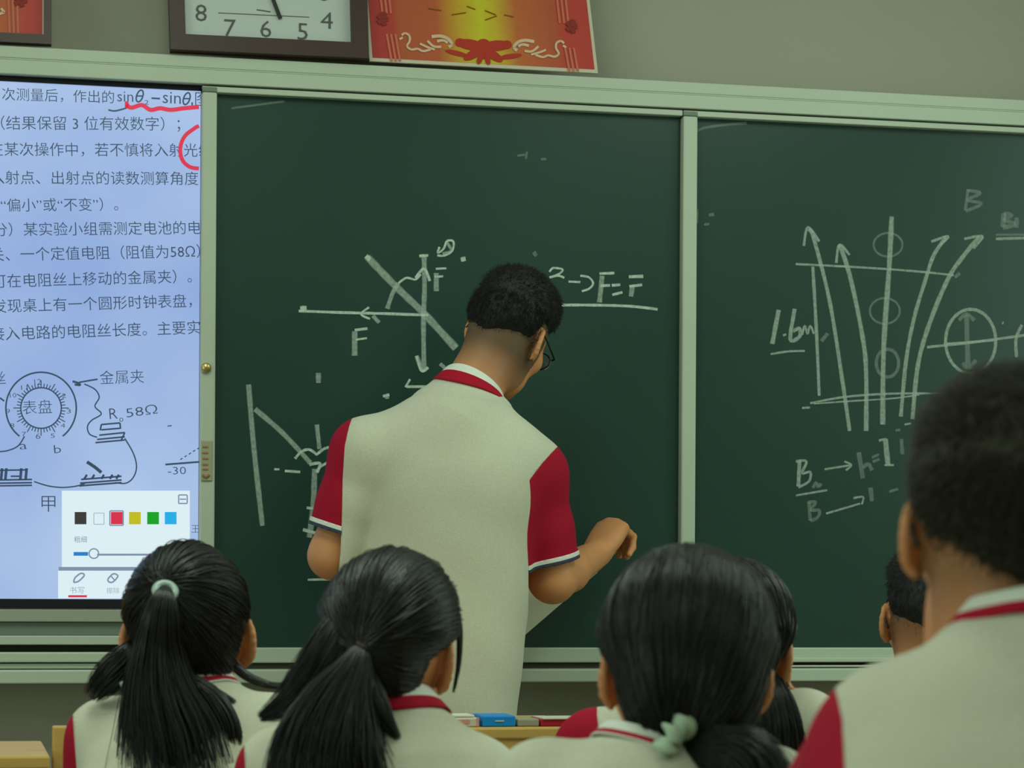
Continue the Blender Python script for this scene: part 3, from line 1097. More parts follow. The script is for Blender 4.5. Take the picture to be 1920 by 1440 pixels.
def union(items):
    def f(P):
        d = None
        for g, k in items:
            v = g(P)
            if d is None:
                d = v
            elif k > 0:
                d = smin(d, v, k)
            elif k < 0:
                d = smax(d, -v, -k)
            else:
                d = np.minimum(d, v)
        return d
    return f


def placed(f, o, R, s=1.0):
    """local shape put at o with axes R (columns) and scale s"""
    o = np.asarray(o, float)
    return lambda P: f(((P - o) @ R) / s) * s


def near(f, c, rad):
    """evaluate f only inside a ball (plus a rim); outside give the distance to the ball"""
    c = np.asarray(c, float)

    def g(P):
        d = np.sqrt(((P - c) ** 2).sum(1))
        out = np.maximum(d - rad, 0) + 0.03
        m = d < rad
        if m.any():
            out[m] = f(P[m])
        return out
    return g


def s_loft(o, R, prof, e=2.4):
    """a trunk with rounded-box sections: prof rows are (z, halfwidth, halfdepth, y offset)"""
    pr = np.array(prof, float)
    zz = np.linspace(pr[0, 0], pr[-1, 0], 60)

    def sm(col):
        y = np.interp(zz, pr[:, 0], pr[:, col])
        for _ in range(3):
            y[1:-1] = (y[:-2] + 2 * y[1:-1] + y[2:]) / 4
        return y
    A, B, C = sm(1), sm(2), sm(3)
    o = np.asarray(o, float)
    z0, z1 = pr[0, 0], pr[-1, 0]

    def f(P):
        q = (P - o) @ R
        z = np.clip(q[:, 2], z0, z1)
        a, b_, c = np.interp(z, zz, A), np.interp(z, zz, B), np.interp(z, zz, C)
        x, y = np.abs(q[:, 0]) / a, np.abs(q[:, 1] - c) / b_
        k = (x ** e + y ** e + 1e-9) ** (1 / e)
        d = (k - 1) * np.minimum(a, b_)
        dz = np.abs(q[:, 2] - z)
        return np.where(dz > 0, np.sqrt(np.maximum(d, 0) ** 2 + dz ** 2) + np.minimum(d, 0) * 0, d)
    return f


def grad(f, P, e=6e-4):
    k = np.array([[1, -1, -1], [-1, -1, 1], [-1, 1, -1], [1, 1, 1]], float)
    return sum(f(P + e * kk)[:, None] * kk for kk in k) / (4 * e)


def mesh_sdf(f, lo, hi, h, proj=2):
    lo, hi = np.asarray(lo, float), np.asarray(hi, float)
    s = 6
    nb = np.ceil((hi - lo) / (h * s)).astype(int)
    ax = [lo[i] + (np.arange(nb[i]) + 0.5) * h * s - 0.5 * h for i in range(3)]
    Pc = np.stack(np.meshgrid(*ax, indexing='ij'), -1).reshape(-1, 3)
    dc = np.concatenate([f(p) for p in np.array_split(Pc, max(1, len(Pc) // 60000))])
    D = np.empty((nb[0], s, nb[1], s, nb[2], s), np.float32)
    D[:] = np.sign(dc).reshape(nb[0], 1, nb[1], 1, nb[2], 1) * 1.0
    act = np.where(np.abs(dc) < h * s * 1.25)[0]
    g = np.arange(s) * h
    off = np.stack(np.meshgrid(g, g, g, indexing='ij'), -1).reshape(-1, 3)
    ib = np.stack(np.unravel_index(act, nb), -1)
    for ch in np.array_split(np.arange(len(act)), max(1, len(act) // 400)):
        if not len(ch):
            continue
        base = lo + ib[ch] * h * s
        P = (base[:, None, :] + off[None]).reshape(-1, 3)
        v = f(P).reshape(len(ch), s, s, s)
        D[ib[ch, 0], :, ib[ch, 1], :, ib[ch, 2], :] = v
    D = D.reshape(nb[0] * s, nb[1] * s, nb[2] * s)
    inside = D < 0
    c = np.zeros(tuple(np.array(D.shape) - 1), np.int8)
    sl = lambda d: tuple(slice(d[i], d[i] + D.shape[i] - 1) for i in range(3))
    cor = [(a, b_, e) for a in (0, 1) for b_ in (0, 1) for e in (0, 1)]
    for d in cor:
        c += inside[sl(d)]
    mixed = (c > 0) & (c < 8)
    idx = np.argwhere(mixed)
    vid = np.full(mixed.shape, -1, np.int64)
    vid[mixed] = np.arange(len(idx))
    acc = np.zeros((len(idx), 3))
    cnt = np.zeros(len(idx))
    vals = {d: D[idx[:, 0] + d[0], idx[:, 1] + d[1], idx[:, 2] + d[2]] for d in cor}
    for i, d in enumerate(cor):
        for e in cor[i + 1:]:
            if sum(abs(d[k] - e[k]) for k in range(3)) != 1:
                continue
            a, b_ = vals[d], vals[e]
            m = (a < 0) != (b_ < 0)
            t = np.where(m, a / np.where(m, a - b_, 1), 0)
            p = np.array(d) + t[:, None] * (np.array(e) - np.array(d))
            acc[m] += p[m]
            cnt[m] += 1
    Vt = lo + (idx + acc / np.maximum(cnt, 1)[:, None]) * h
    quads = []
    for axn in range(3):
        o1, o2 = [(1, 2), (2, 0), (0, 1)][axn]
        n = list(D.shape)
        a = [slice(1, n[i] - 1) for i in range(3)]
        a[axn] = slice(0, n[axn] - 1)
        b_ = list(a)
        b_[axn] = slice(1, n[axn])
        A, B = inside[tuple(a)], inside[tuple(b_)]
        e = np.argwhere(A != B)
        flip = A[tuple(e.T)]
        base = e.copy()
        for i in range(3):
            if i != axn:
                base[:, i] += 1
        q = []
        for (u, v) in ((-1, -1), (0, -1), (0, 0), (-1, 0)):
            k = base.copy()
            k[:, o1] += u
            k[:, o2] += v
            q.append(vid[tuple(k.T)])
        q = np.stack(q, 1)
        q[~flip] = q[~flip][:, ::-1]
        quads.append(q)
    Q = np.concatenate(quads)
    Q = Q[(Q >= 0).all(1)]
    for _ in range(proj):
        g_ = grad(f, Vt)
        st = f(Vt)[:, None] * g_ / np.maximum((g_ ** 2).sum(1), 0.2)[:, None]
        l = np.linalg.norm(st, axis=1, keepdims=True)
        Vt = Vt - st * np.minimum(1, 0.7 * h / (l + 1e-9))
    return Vt, Q


def tri(Q):
    return np.concatenate([Q[:, [0, 1, 2]], Q[:, [0, 2, 3]]]) if Q.shape[1] == 4 else Q


def clip(Vt, T, val, extra=None):
    """keep the part of a triangle mesh where val > 0; the cut runs through the triangles"""
    T = tri(T)
    extra = dict(extra or {})
    pos = val > 0
    n = pos[T].sum(1)
    out = [T[n == 3]]
    newV, cache = [], {}
    base = len(Vt)
    ev = {k: [] for k in extra}

    def cut(i, j):
        k = (i, j) if i < j else (j, i)
        if k not in cache:
            t = val[k[0]] / (val[k[0]] - val[k[1]])
            newV.append(Vt[k[0]] + (Vt[k[1]] - Vt[k[0]]) * t)
            for kk in extra:
                ev[kk].append(extra[kk][k[0]] + (extra[kk][k[1]] - extra[kk][k[0]]) * t)
            cache[k] = base + len(newV) - 1
        return cache[k]
    add = []
    for t in T[(n == 1) | (n == 2)]:
        p = [bool(pos[i]) for i in t]
        if sum(p) == 1:
            k = p.index(True)
            a, b_, c = t[k], t[(k + 1) % 3], t[(k + 2) % 3]
            add.append((a, cut(a, b_), cut(a, c)))
        else:
            k = p.index(False)
            a, b_, c = t[k], t[(k + 1) % 3], t[(k + 2) % 3]
            x, y = cut(a, b_), cut(a, c)
            add.append((x, b_, c))
            add.append((x, c, y))
    if add:
        out.append(np.array(add, np.int64))
    T2 = np.concatenate(out)
    V2 = np.concatenate([Vt, np.array(newV)]) if newV else Vt
    used = np.unique(T2)
    mp = np.full(len(V2), -1, np.int64)
    mp[used] = np.arange(len(used))
    ex = {kk: np.concatenate([extra[kk], np.array(ev[kk])])[used] if newV else extra[kk][used] for kk in extra}
    return V2[used], mp[T2], ex


def sdf_obj(name, f, Vt, T, m, parent, attrs=None, label=None, thick=0.0):
    g = grad(f, Vt)
    g /= np.linalg.norm(g, axis=1, keepdims=True) + 1e-9
    o = link(name, npmesh(name, Vt, T, True, g, attrs), m, parent, label)
    if thick:
        s = o.modifiers.new('thickness', 'SOLIDIFY')
        s.thickness = thick
        s.offset = -1
    return o


def strands(P, R, sides=3):
    """many thin tapering tubes: P is (n, k, 3), R is (n, k)"""
    n, k, _ = P.shape
    T = np.gradient(P, axis=1)
    T /= np.linalg.norm(T, axis=2, keepdims=True) + 1e-12
    r0 = np.where(np.abs(T[:, 0, 2:3]) < 0.8, np.array([0, 0, 1.0]), np.array([1.0, 0, 0]))
    U = np.zeros_like(P)
    for i in range(k):
        u = r0 - T[:, i] * (T[:, i] * r0).sum(1, keepdims=True)
        u /= np.linalg.norm(u, axis=1, keepdims=True) + 1e-12
        U[:, i] = u
        r0 = u
    W = np.cross(T, U)
    vs = np.stack([P + R[..., None] * (math.cos(2 * PI * s / sides) * U + math.sin(2 * PI * s / sides) * W) for s in range(sides)], 2)
    idx = np.arange(n * k * sides).reshape(n, k, sides)
    fs = []
    for s in range(sides):
        a, b_ = idx[:, :-1, s], idx[:, :-1, (s + 1) % sides]
        c, d = idx[:, 1:, (s + 1) % sides], idx[:, 1:, s]
        fs.append(np.stack([a, b_, c, d], -1).reshape(-1, 4))
    return vs.reshape(-1, 3), np.concatenate(fs)


# ------------------------------------------------------------------ anatomy (local axes: x right, y to the face, z up)
def head_shape(ear_flare=0.55, glasses=False):
    it = [
        (s_ell((0, -0.012, 0.035), (0.075, 0.095, 0.088)), 0),
        (s_ell((0, -0.042, -0.005), (0.060, 0.056, 0.062)), 0.04),
        (s_ell((0, 0.030, -0.030), (0.062, 0.062, 0.085)), 0.04),
        (s_ell((0, 0.034, -0.082), (0.050, 0.048, 0.032)), 0.03),
        (s_ell((0, 0.076, -0.098), (0.018, 0.014, 0.015)), 0.025),
        (s_cap((-0.032, 0.080, 0.026), (0.032, 0.080, 0.026), 0.011, 0.011), 0.02),
    ]
    for sx in (-1, 1):
        it.append((s_ell((sx * 0.045, 0.060, -0.022), (0.020, 0.018, 0.018)), 0.025))
        it.append((s_ell((sx * 0.032, 0.101, 0.006), (0.017, 0.012, 0.010)), -0.012))
        it.append((s_ell((sx * 0.032, 0.077, 0.006), (0.013, 0.0125, 0.012)), 0.003))
    it += [
        (s_cap((0, 0.090, 0.006), (0, 0.108, -0.034), 0.007, 0.0115), 0.014),
        (s_ell((-0.011, 0.098, -0.038), (0.008, 0.008, 0.006)), 0.008),
        (s_ell((0.011, 0.098, -0.038), (0.008, 0.008, 0.006)), 0.008),
        (s_ell((0, 0.089, -0.062), (0.024, 0.011, 0.006)), 0.006),
        (s_ell((0, 0.088, -0.072), (0.020, 0.011, 0.006)), 0.004),
    ]
    for sx in (-1, 1):
        fl = ear_flare
        dv = V(sx * math.sin(fl), -math.cos(fl), 0)
        no = V(sx * math.cos(fl), math.sin(fl), 0)
        up = nrm(V(0, -0.18, 1))
        dv = nrm(dv - up * (dv @ up))
        no = nrm(np.cross(dv, up)) * 1.0
        if no[0] * sx < 0:
            no = -no
        A = V(sx * 0.070, 0.006, -0.002)
        c = A + dv * 0.017
        R = np.stack([dv, no, up], 1)
        E = [(s_ell(c, (0.019, 0.0052, 0.031), R), 0)]
        pts = [c + dv * 0.018 * math.cos(a) + up * 0.030 * math.sin(a) + no * 0.003 for a in np.linspace(math.radians(150), math.radians(-62), 11)]
        E += [(s_cap(pts[i], pts[i + 1], 0.0044, 0.0044), 0.004) for i in range(10)]
        E.append((s_ell(c + dv * 0.000 - up * 0.029, (0.008, 0.005, 0.009), R), 0.006))
        E.append((s_ell(c + no * 0.007 - dv * 0.003, (0.010, 0.006, 0.016), R), -0.004))
        ear = union(E)
        it.append((near(ear, c, 0.055), 0.008))
    return union(it)


HEAD = head_shape()


def hand_caps(w, d, n, side, curl, sc=1.0, thumb_in=1.0):
    """hand as tapered capsules. w wrist, d wrist->knuckles, n back of hand; side +1 right hand, -1 left"""
    d, n = nrm(d), np.asarray(n, float)
    n = nrm(n - d * (n @ d))
    th = nrm(np.cross(n, d)) * side
    it = []
    kn = []
    for i, (off, ln) in enumerate(((0.027, 0.086), (0.009, 0.089), (-0.009, 0.084), (-0.026, 0.076))):
        k = w + d * ln * sc + th * off * sc - n * (0.002 + 0.003 * abs(i - 1.2)) * sc
        kn.append(k)
        it.append((s_cap(w + d * 0.012 * sc + th * off * 0.55 * sc, k, 0.0145 * sc, 0.0108 * sc), 0.012))
    it.append((s_ell(w + d * 0.045 * sc - n * 0.004, (0.036 * sc, 0.016 * sc, 0.046 * sc), np.stack([th, n, d], 1)), 0.02))
    tips = []
    for i, (k, L) in enumerate(zip(kn, ((0.042, 0.026, 0.021), (0.046, 0.029, 0.022), (0.043, 0.027, 0.021), (0.034, 0.021, 0.019)))):
        a = 0.0
        p = k
        c = curl[i]
        rr = (0.0094, 0.0086, 0.0078, 0.0066)
        for j in range(3):
            a += c[j]
            dirn = d * math.cos(a) - n * math.sin(a)
            q = p + dirn * L[j] * sc
            it.append((s_cap(p, q, rr[j] * sc * (1 if i < 3 else 0.88), rr[j + 1] * sc * (1 if i < 3 else 0.88)), 0.004))
            p = q
        tips.append(p)
    b0 = w + d * 0.022 * sc + th * 0.024 * sc - n * 0.008 * sc
    t1 = nrm(d * 0.62 + th * 0.66 - n * 0.45 * thumb_in)
    t2 = nrm(d * 0.88 + th * (0.25 - 0.35 * thumb_in) - n * 0.62 * thumb_in)
    b1 = b0 + t1 * 0.042 * sc
    b2 = b1 + t2 * 0.032 * sc
    b3 = b2 + nrm(t2 - n * 0.25 * thumb_in) * 0.024 * sc
    it += [(s_cap(b0, b1, 0.0150 * sc, 0.0112 * sc), 0.014), (s_cap(b1, b2, 0.0108 * sc, 0.0094 * sc), 0.004), (s_cap(b2, b3, 0.0094 * sc, 0.0074 * sc), 0.004)]
    return it, tips, b3


FIST = [(1.0, 1.3, 0.7), (1.15, 1.35, 0.7), (1.2, 1.4, 0.7), (1.2, 1.4, 0.7)]
PEN = [(1.0, 0.9, 0.35), (1.0, 1.1, 0.5), (1.15, 1.25, 0.6), (1.25, 1.3, 0.6)]
REST = [(0.25, 0.35, 0.2), (0.3, 0.4, 0.22), (0.35, 0.45, 0.25), (0.4, 0.5, 0.3)]
GRIP = [(0.7, 0.5, 0.25), (0.75, 0.5, 0.3), (0.75, 0.55, 0.3), (0.8, 0.55, 0.3)]


def view_basis(px, py, depth):
    a = ray(px, py)
    a = nrm(V(a[0], a[1], 0))
    r = V(a[1], -a[0], 0)
    return np.stack([r, a, V(0, 0, 1)], 1)       # columns: right, away, up as the camera sees them


def rot(yaw=0, pitch=0, roll=0):
    """degrees. yaw + turns to the right, pitch + nods down, roll + tilts to the right"""
    y, p, r = [math.radians(v) for v in (yaw, pitch, roll)]
    m = Matrix.Rotation(-y, 3, 'Z') @ Matrix.Rotation(-p, 3, 'X') @ Matrix.Rotation(r, 3, 'Y')
    return np.array(m)


def hair_g(z, front, slope):
    return front + slope * np.maximum(z + 0.01, 0) + 0.25 * np.minimum(z + 0.01, 0)


def head_dirs(n, front=0.02, slope=0.9, zmin=-0.075):
    """random directions of the head that carry hair"""
    d = rng.normal(size=(n * 3, 3))
    d /= np.linalg.norm(d, axis=1, keepdims=True)
    p = d * np.array([0.08, 0.1, 0.1])
    ok = (p[:, 1] < hair_g(p[:, 2], front, slope)) & (p[:, 2] > zmin)
    return d[ok][:n]


def surf(f, c, d, lo=0.03, hi=0.22):
    """where rays from c along d leave the shape f"""
    a, b_ = np.full(len(d), lo), np.full(len(d), hi)
    for _ in range(16):
        m = (a + b_) / 2
        v = f(c + d * m[:, None])
        a, b_ = np.where(v < 0, m, a), np.where(v < 0, b_, m)
    return c + d * ((a + b_) / 2)[:, None]


def catmull(P, n):
    P = np.asarray(P, float)
    out = []
    m = len(P) - 1
    for t in np.linspace(0, m, n):
        i = min(int(t), m - 1)
        u = t - i
        p0, p1, p2, p3 = P[max(i - 1, 0)], P[i], P[i + 1], P[min(i + 2, m)]
        out.append(0.5 * ((2 * p1) + (p2 - p0) * u + (2 * p0 - 5 * p1 + 4 * p2 - p3) * u * u + (3 * p1 - p0 - 3 * p2 + p3) * u ** 3))
    return np.array(out)


def tail(name, parent, pts, radii, n, hr=0.0009, flat=0.8, tipspread=1.0, solid=0.66, ragged=0.22, k=18, seed=1):
    """a hank of hair along pts: a solid core and many strands that end at different lengths"""
    rg = np.random.default_rng(seed)
    n = int(n * 1.7)
    C = catmull(pts, k)
    Rr = catmull(np.array(radii)[:, None], k)[:, 0]
    T = np.gradient(C, axis=0)
    T /= np.linalg.norm(T, axis=1, keepdims=True)
    aw = nrm(C[0] - CAM)
    aw = nrm(V(aw[0], aw[1], 0))
    U = np.cross(T, aw)
    U /= np.linalg.norm(U, axis=1, keepdims=True) + 1e-9
    W = np.cross(T, U)
    core = union([(s_cap(C[i], C[i + 1], Rr[i] * solid * flat, Rr[i + 1] * solid * flat), 0.01) for i in range(int(k * 0.78))])
    a = rg.uniform(0, 2 * PI, n)
    rr = np.sqrt(rg.uniform(0.02, 1, n))
    L = 1 - ragged * rg.random(n) ** 1.5
    P = np.zeros((n, k, 3))
    tt = np.linspace(0, 1, k)
    wob = rg.normal(size=(n, 2)) * 0.12 * tipspread
    ph = rg.uniform(0, 6.28, n)
    for i in range(k):
        s = tt[i] * L * (k - 1)
        j = np.minimum(s.astype(int), k - 2)
        u = (s - j)[:, None]
        c = C[j] * (1 - u) + C[j + 1] * u
        rad = (Rr[j] * (1 - u[:, 0]) + Rr[j + 1] * u[:, 0])
        uu = U[j] * (1 - u) + U[j + 1] * u
        ww = W[j] * (1 - u) + W[j + 1] * u
        x = rr * np.cos(a) + wob[:, 0] * tt[i] ** 2 + 0.05 * np.sin(ph + tt[i] * 7)
        y = rr * np.sin(a) * flat + wob[:, 1] * tt[i] ** 2
        P[:, i] = c + uu * (x * rad)[:, None] + ww * (y * rad)[:, None]
    w = hr * (1 - 0.75 * tt[None] ** 2) * np.ones((n, 1))
    vs, fs = strands(P, w)
    lo, hi = C.min(0) - Rr.max() - 0.02, C.max(0) + Rr.max() + 0.02
    v2, q2 = mesh_sdf(core, lo, hi, 0.007)
    Va = np.concatenate([v2, vs])
    Fa = np.concatenate([q2, fs + len(v2)])
    return link(name, npmesh(name, Va, Fa, True), M['hair'], parent)


# ------------------------------------------------------------------ people
def person(name, label, group, *, base, head, hrot, hsc, neck_base, T_o, T_R, prof, sh, el, wr, hands, hips, kn, an, hair, sleeve_end=(0.8, 0.8), seam=None,
           collar=None, h=0.006, hem=None, arm_r=(0.050, 0.043, 0.040, 0.029), slv_r=(0.068, 0.066, 0.070), neck_r=0.054, stub=None, yoke=0.055, trousers=True, box_z=0.0, cuff_w=0.016, upmix=0.0, neck_at=(0, -0.028, -0.075)):
    p = empty(name, base, label, 'person', group)
    hf = placed(HEAD, head, hrot, hsc)
    nk = head + hrot @ (V(*neck_at) * hsc)
    # ---- body
    it = [(near(hf, head, 0.19), 0)]
    it.append((s_cap(neck_base, nk, neck_r * 1.06, neck_r), 0.035))
    core = s_loft(T_o, T_R, [(z, a - 0.022, b_ - 0.022, c) for z, a, b_, c in prof])
    it.append((core, 0.05))
    tips = []
    for s_ in (0, 1):
        it.append((s_cap(neck_base - T_R[:, 2] * 0.045, sh[s_], 0.04, 0.045), 0.05))
        it.append((s_cap(sh[s_], el[s_], arm_r[0], arm_r[1]), 0.04))
        it.append((s_cap(el[s_], el[s_] * 0.65 + wr[s_] * 0.35, arm_r[1] * 0.94, arm_r[2]), 0.03))
        it.append((s_cap(el[s_] * 0.65 + wr[s_] * 0.35, wr[s_], arm_r[2], arm_r[3]), 0.02))
        hc, tp, tb = hand_caps(wr[s_], hands[s_][0], hands[s_][1], (-1, 1)[s_], hands[s_][2], hands[s_][3] if len(hands[s_]) > 3 else 1.0)
        tips.append((tp, tb))
        it.append((near(union(hc), wr[s_] + nrm(hands[s_][0]) * 0.07, 0.17), 0.015))
        it.append((s_cap(hips[s_], kn[s_], 0.060, 0.048), 0.05))
        it.append((s_cap(kn[s_], an[s_], 0.045, 0.032), 0.03))
    f = union(it)
    allp = np.array([head + hrot[:, 2] * 0.14, head - hrot[:, 2] * 0.14, head + hrot[:, 1] * 0.14, head - hrot[:, 1] * 0.14, head + hrot[:, 0] * 0.12, head - hrot[:, 0] * 0.12, *sh, *el, *wr, *hips, *kn, *an] + [t for tp, tb in tips for t in tp] + [tb for tp, tb in tips])
    lo, hi = allp.min(0) - 0.13, allp.max(0) + 0.13
    Vt, Q = mesh_sdf(f, lo, hi, h)
    L = ((Vt - head) @ hrot) / hsc
    st = np.zeros(len(Vt))
    if stub:
        z0, z1, amount = stub
        zz = L[:, 2] - 0.25 * np.maximum(L[:, 1], 0) * 0
        reg = (L[:, 1] < 0.035 + 0.9 * np.maximum(L[:, 2] - 0.02, 0)) & (np.abs(L[:, 0]) < 0.084) & (np.linalg.norm(L, axis=1) < 0.20)
        st = np.clip((zz - z0) / (z1 - z0), 0, 1) * amount * reg
        ear = (np.abs(L[:, 0]) > 0.0765) & (L[:, 1] > -0.035) & (np.abs(L[:, 2]) < 0.04)
        st[ear] = 0
    lip = ((np.abs(L[:, 2] + 0.067) < 0.011) & (L[:, 1] > 0.088) & (np.abs(L[:, 0]) < 0.022)).astype(float)
    brow = (np.abs(L[:, 2] - 0.030 - 0.004 * np.cos(L[:, 0] * 60)) < 0.005) & (L[:, 1] > 0.06) & (np.abs(np.abs(L[:, 0]) - 0.033) < 0.018)
    st = np.maximum(st, brow * 1.0)
    iris = (L[:, 1] > 0.0855) & (np.abs(L[:, 2] - 0.006) < 0.006) & (np.abs(np.abs(L[:, 0]) - 0.032) < 0.006)
    st = np.maximum(st, iris * 1.0)
    sdf_obj('body', f, Vt, Q, M['skin'], p, {'stubble': st, 'lip': lip})

    # ---- shirt
    sit = [(s_loft(T_o, T_R, prof), 0)]
    yk = neck_base - T_R[:, 2] * (yoke - 0.012)
    for s_ in (0, 1):
        sit.append((s_cap(yk, sh[s_], yoke, slv_r[0] * 0.92), 0.06))
    rc = (collar or {}).get('r', neck_r + 0.012)
    cn0 = nrm(nk - neck_base + T_R[:, 2] * upmix)
    sit.append((s_cap(neck_base - cn0 * 0.06, neck_base - cn0 * (0.012 + 0.2 * upmix), rc + 0.016, rc + 0.006), 0.05))
    arms = []
    for s_ in (0, 1):
        m_ = sh[s_] * 0.5 + el[s_] * 0.5
        arms.append(union([(s_cap(sh[s_], m_, slv_r[0], slv_r[1]), 0), (s_cap(m_, el[s_], slv_r[1], slv_r[2]), 0.02)]))
    for a in arms:
        sit.append((a, 0.03))
    f0 = union(sit)

    def fs(P):
        q = (P - T_o) @ T_R
        w = 0.0013 * np.sin(q[:, 0] * 38 + 1.6 * np.sin(q[:, 2] * 7)) * np.sin(q[:, 2] * 8 + q[:, 0] * 5 + 1.0) + 0.0006 * np.sin(q[:, 2] * 41 + q[:, 0] * 23)
        return f0(P) + w
    lo2 = np.minimum(lo, allp.min(0) - 0.15)
    zlow = (T_o + T_R[:, 2] * prof[0][0])[2] - 0.12
    slo, shi = np.array([lo2[0], lo2[1], zlow]), np.array([hi[0] + 0.05, hi[1] + 0.05, max(neck_base[2], sh[0][2], sh[1][2]) + 0.12])
    cc = T_o + T_R[:, 2] * 0.3
    slo, shi = np.maximum(slo, cc - 0.62), np.minimum(shi, cc + 0.62)
    Sv, Sq = mesh_sdf(fs, slo, shi, h)
    T3 = tri(Sq)
    # neck opening and hem
    cn = nrm(nk - neck_base + T_R[:, 2] * upmix)
    cb = neck_base + cn * 0.0
    q = Sv - cb
    ax = q @ cn
    rd = np.linalg.norm(q - ax[:, None] * cn, axis=1)
    keep_neck = np.maximum(0.004 - ax, rd - neck_r - 0.012)
    zl = (Sv - T_o) @ T_R[:, 2]
    hemv = zl - (hem if hem is not None else prof[0][0] + 0.01)
    Sv, T3, _ = clip(Sv, T3, np.minimum(keep_neck, hemv))
    # seam between trunk and sleeves
    L2 = (Sv - T_o) @ T_R
    dt = s_loft(T_o, T_R, prof)(Sv)
    parts = []
    for s_ in (0, 1):
        sg = (-1, 1)[s_]
        sm = np.array(seam[s_], float)      # rows (local z, |x|)
        xs = np.interp(L2[:, 2], sm[:, 0], sm[:, 1])
        da = arms[s_](Sv)
        v = np.minimum(sg * L2[:, 0] - xs, (dt - da) * 0.9 + 0.05)
        parts.append(v)
    tv, tt_, _ = clip(Sv, T3, -np.maximum(parts[0], parts[1]))
    sdf_obj('shirt', fs, tv, tt_, M['shirt'], p, thick=0.003, label='heather grey shirt body')
    for s_ in (0, 1):
        av = nrm(el[s_] - sh[s_])
        ln = np.linalg.norm(el[s_] - sh[s_])
        endp = ln * sleeve_end[s_]
        t = (Sv - sh[s_]) @ av
        v1, t1, e1 = clip(Sv, T3, np.minimum(parts[s_], endp - t), {'t': t})
        if not len(t1):
            continue
        so = sdf_obj('sleeve', fs, v1, t1, M['red'], p, thick=0.003, label='crimson sleeve')
        v2, t2, e2 = clip(v1, t1, e1['t'] - (endp - cuff_w), {'t': e1['t']})
        if len(t2):
            g = grad(fs, v2)
            g /= np.linalg.norm(g, axis=1, keepdims=True) + 1e-9
            band = 0.30 + 0.70 * (e2['t'] - (endp - cuff_w)) / cuff_w
            c_ = sdf_obj('cuff', fs, v2 + g * 0.0022, t2, M['cuff'], so, {'band': band}, thick=0.006, label='white and navy cuff edge')
    # ---- collar: a folded rib ring round the neck
    cl = dict(r=neck_r + 0.012, h=0.040, tilt=0.0, out=0.017, front=0.02)
    cl.update(collar or {})
    ca = nrm(cn + T_R[:, 1] * cl.get('fwd', 0.0) + T_R[:, 0] * cl['tilt'])
    fx = nrm(np.cross(T_R[:, 1], ca))
    fy = nrm(np.cross(ca, fx))
    cb = neck_base + T_R[:, 1] * cl.get('dy', 0.0) + T_R[:, 0] * cl.get('dx', 0.0) + ca * cl.get('dz', 0.0)
    NP = 48
    hh, oo = cl['h'], cl['out']
    vs, bd, fsx = [], [], []
    ang = 2 * PI * np.arange(NP) / NP
    frv = (1 + np.sin(ang)) / 2               # 1 at the front
    rr = cl['r'] + oo
    zc = np.full(NP, hh - 0.012)
    for z in np.linspace(hh - 0.012, -0.09, 60):
        Pq = np.array([cb + fx * rr * math.cos(a) + fy * rr * 1.06 * math.sin(a) + ca * z for a in ang])
        d_ = fs(Pq)
        zc = np.where((zc >= z - 1e-9) | (d_ > 0.0035), np.minimum(zc, z), zc) if z > hh - 0.013 else np.where((d_ > 0.0035) & (zc - z < 0.003), z, zc)
    ft = np.fft.rfft(zc)
    ft[3:] = 0
    zc = np.fft.irfft(ft, NP)
    zc = np.maximum(zc - 0.002, hh - cl.get('fall', 0.060))
    for i in range(NP):
        a, f_ = ang[i], frv[i]
        top_z = hh - cl['front'] * f_ ** 2
        lo_z = min(zc[i], top_z - 0.016)
        row = []
        for u in np.linspace(1, 0, 9):
            row.append((0.003 + (oo - 0.003) * u ** 1.2, lo_z + (top_z - lo_z) * (1 - u ** 1.15), 0.12 + 0.88 * u))
        row += [(0.0022, top_z + 0.0012, 0.08), (0.0, top_z + 0.0018, 0.05), (-0.0025, top_z + 0.0010, 0.0), (-0.0035, top_z - 0.005, 0.0), (-0.0035, min(lo_z, top_z - 0.03), 0.0)]
        for x, z, v in row:
            r_ = cl['r'] + x
            vs.append(cb + fx * r_ * math.cos(a) + fy * r_ * 1.06 * math.sin(a) + ca * z)
            bd.append(v)
    ring = row
    m_ = len(ring)
    for i in range(NP):
        for j in range(m_ - 1):
            a, b_ = i * m_ + j, ((i + 1) % NP) * m_ + j
            fsx.append((a, b_, b_ + 1, a + 1))
    link('collar', npmesh('collar', vs, fsx, True, attrs={'band': bd}), M[cl.get('mat', 'collar')], p, 'white collar with a crimson stripe').modifiers.new('thickness', 'SOLIDIFY').thickness = 0.002
    # ---- trousers and shoes
    if trousers:
        tr = [(s_loft(T_o, T_R, [(prof[0][0] - 0.02, prof[0][1] - 0.015, prof[0][2] - 0.012, prof[0][3]), (prof[0][0] + 0.10, prof[0][1] - 0.016, prof[0][2] - 0.014, prof[0][3])]), 0)]
        for s_ in (0, 1):
            tr += [(s_cap(hips[s_], kn[s_], 0.088, 0.072), 0.05), (s_cap(kn[s_], an[s_], 0.070, 0.060), 0.02)]
        ft = union(tr)
        pp = np.array([*hips, *kn, *an, T_o])
        tv, tq = mesh_sdf(ft, pp.min(0) - 0.22, pp.max(0) + 0.22, 0.012)
        sdf_obj('trousers', ft, tv, tq, M['trouser'], p)
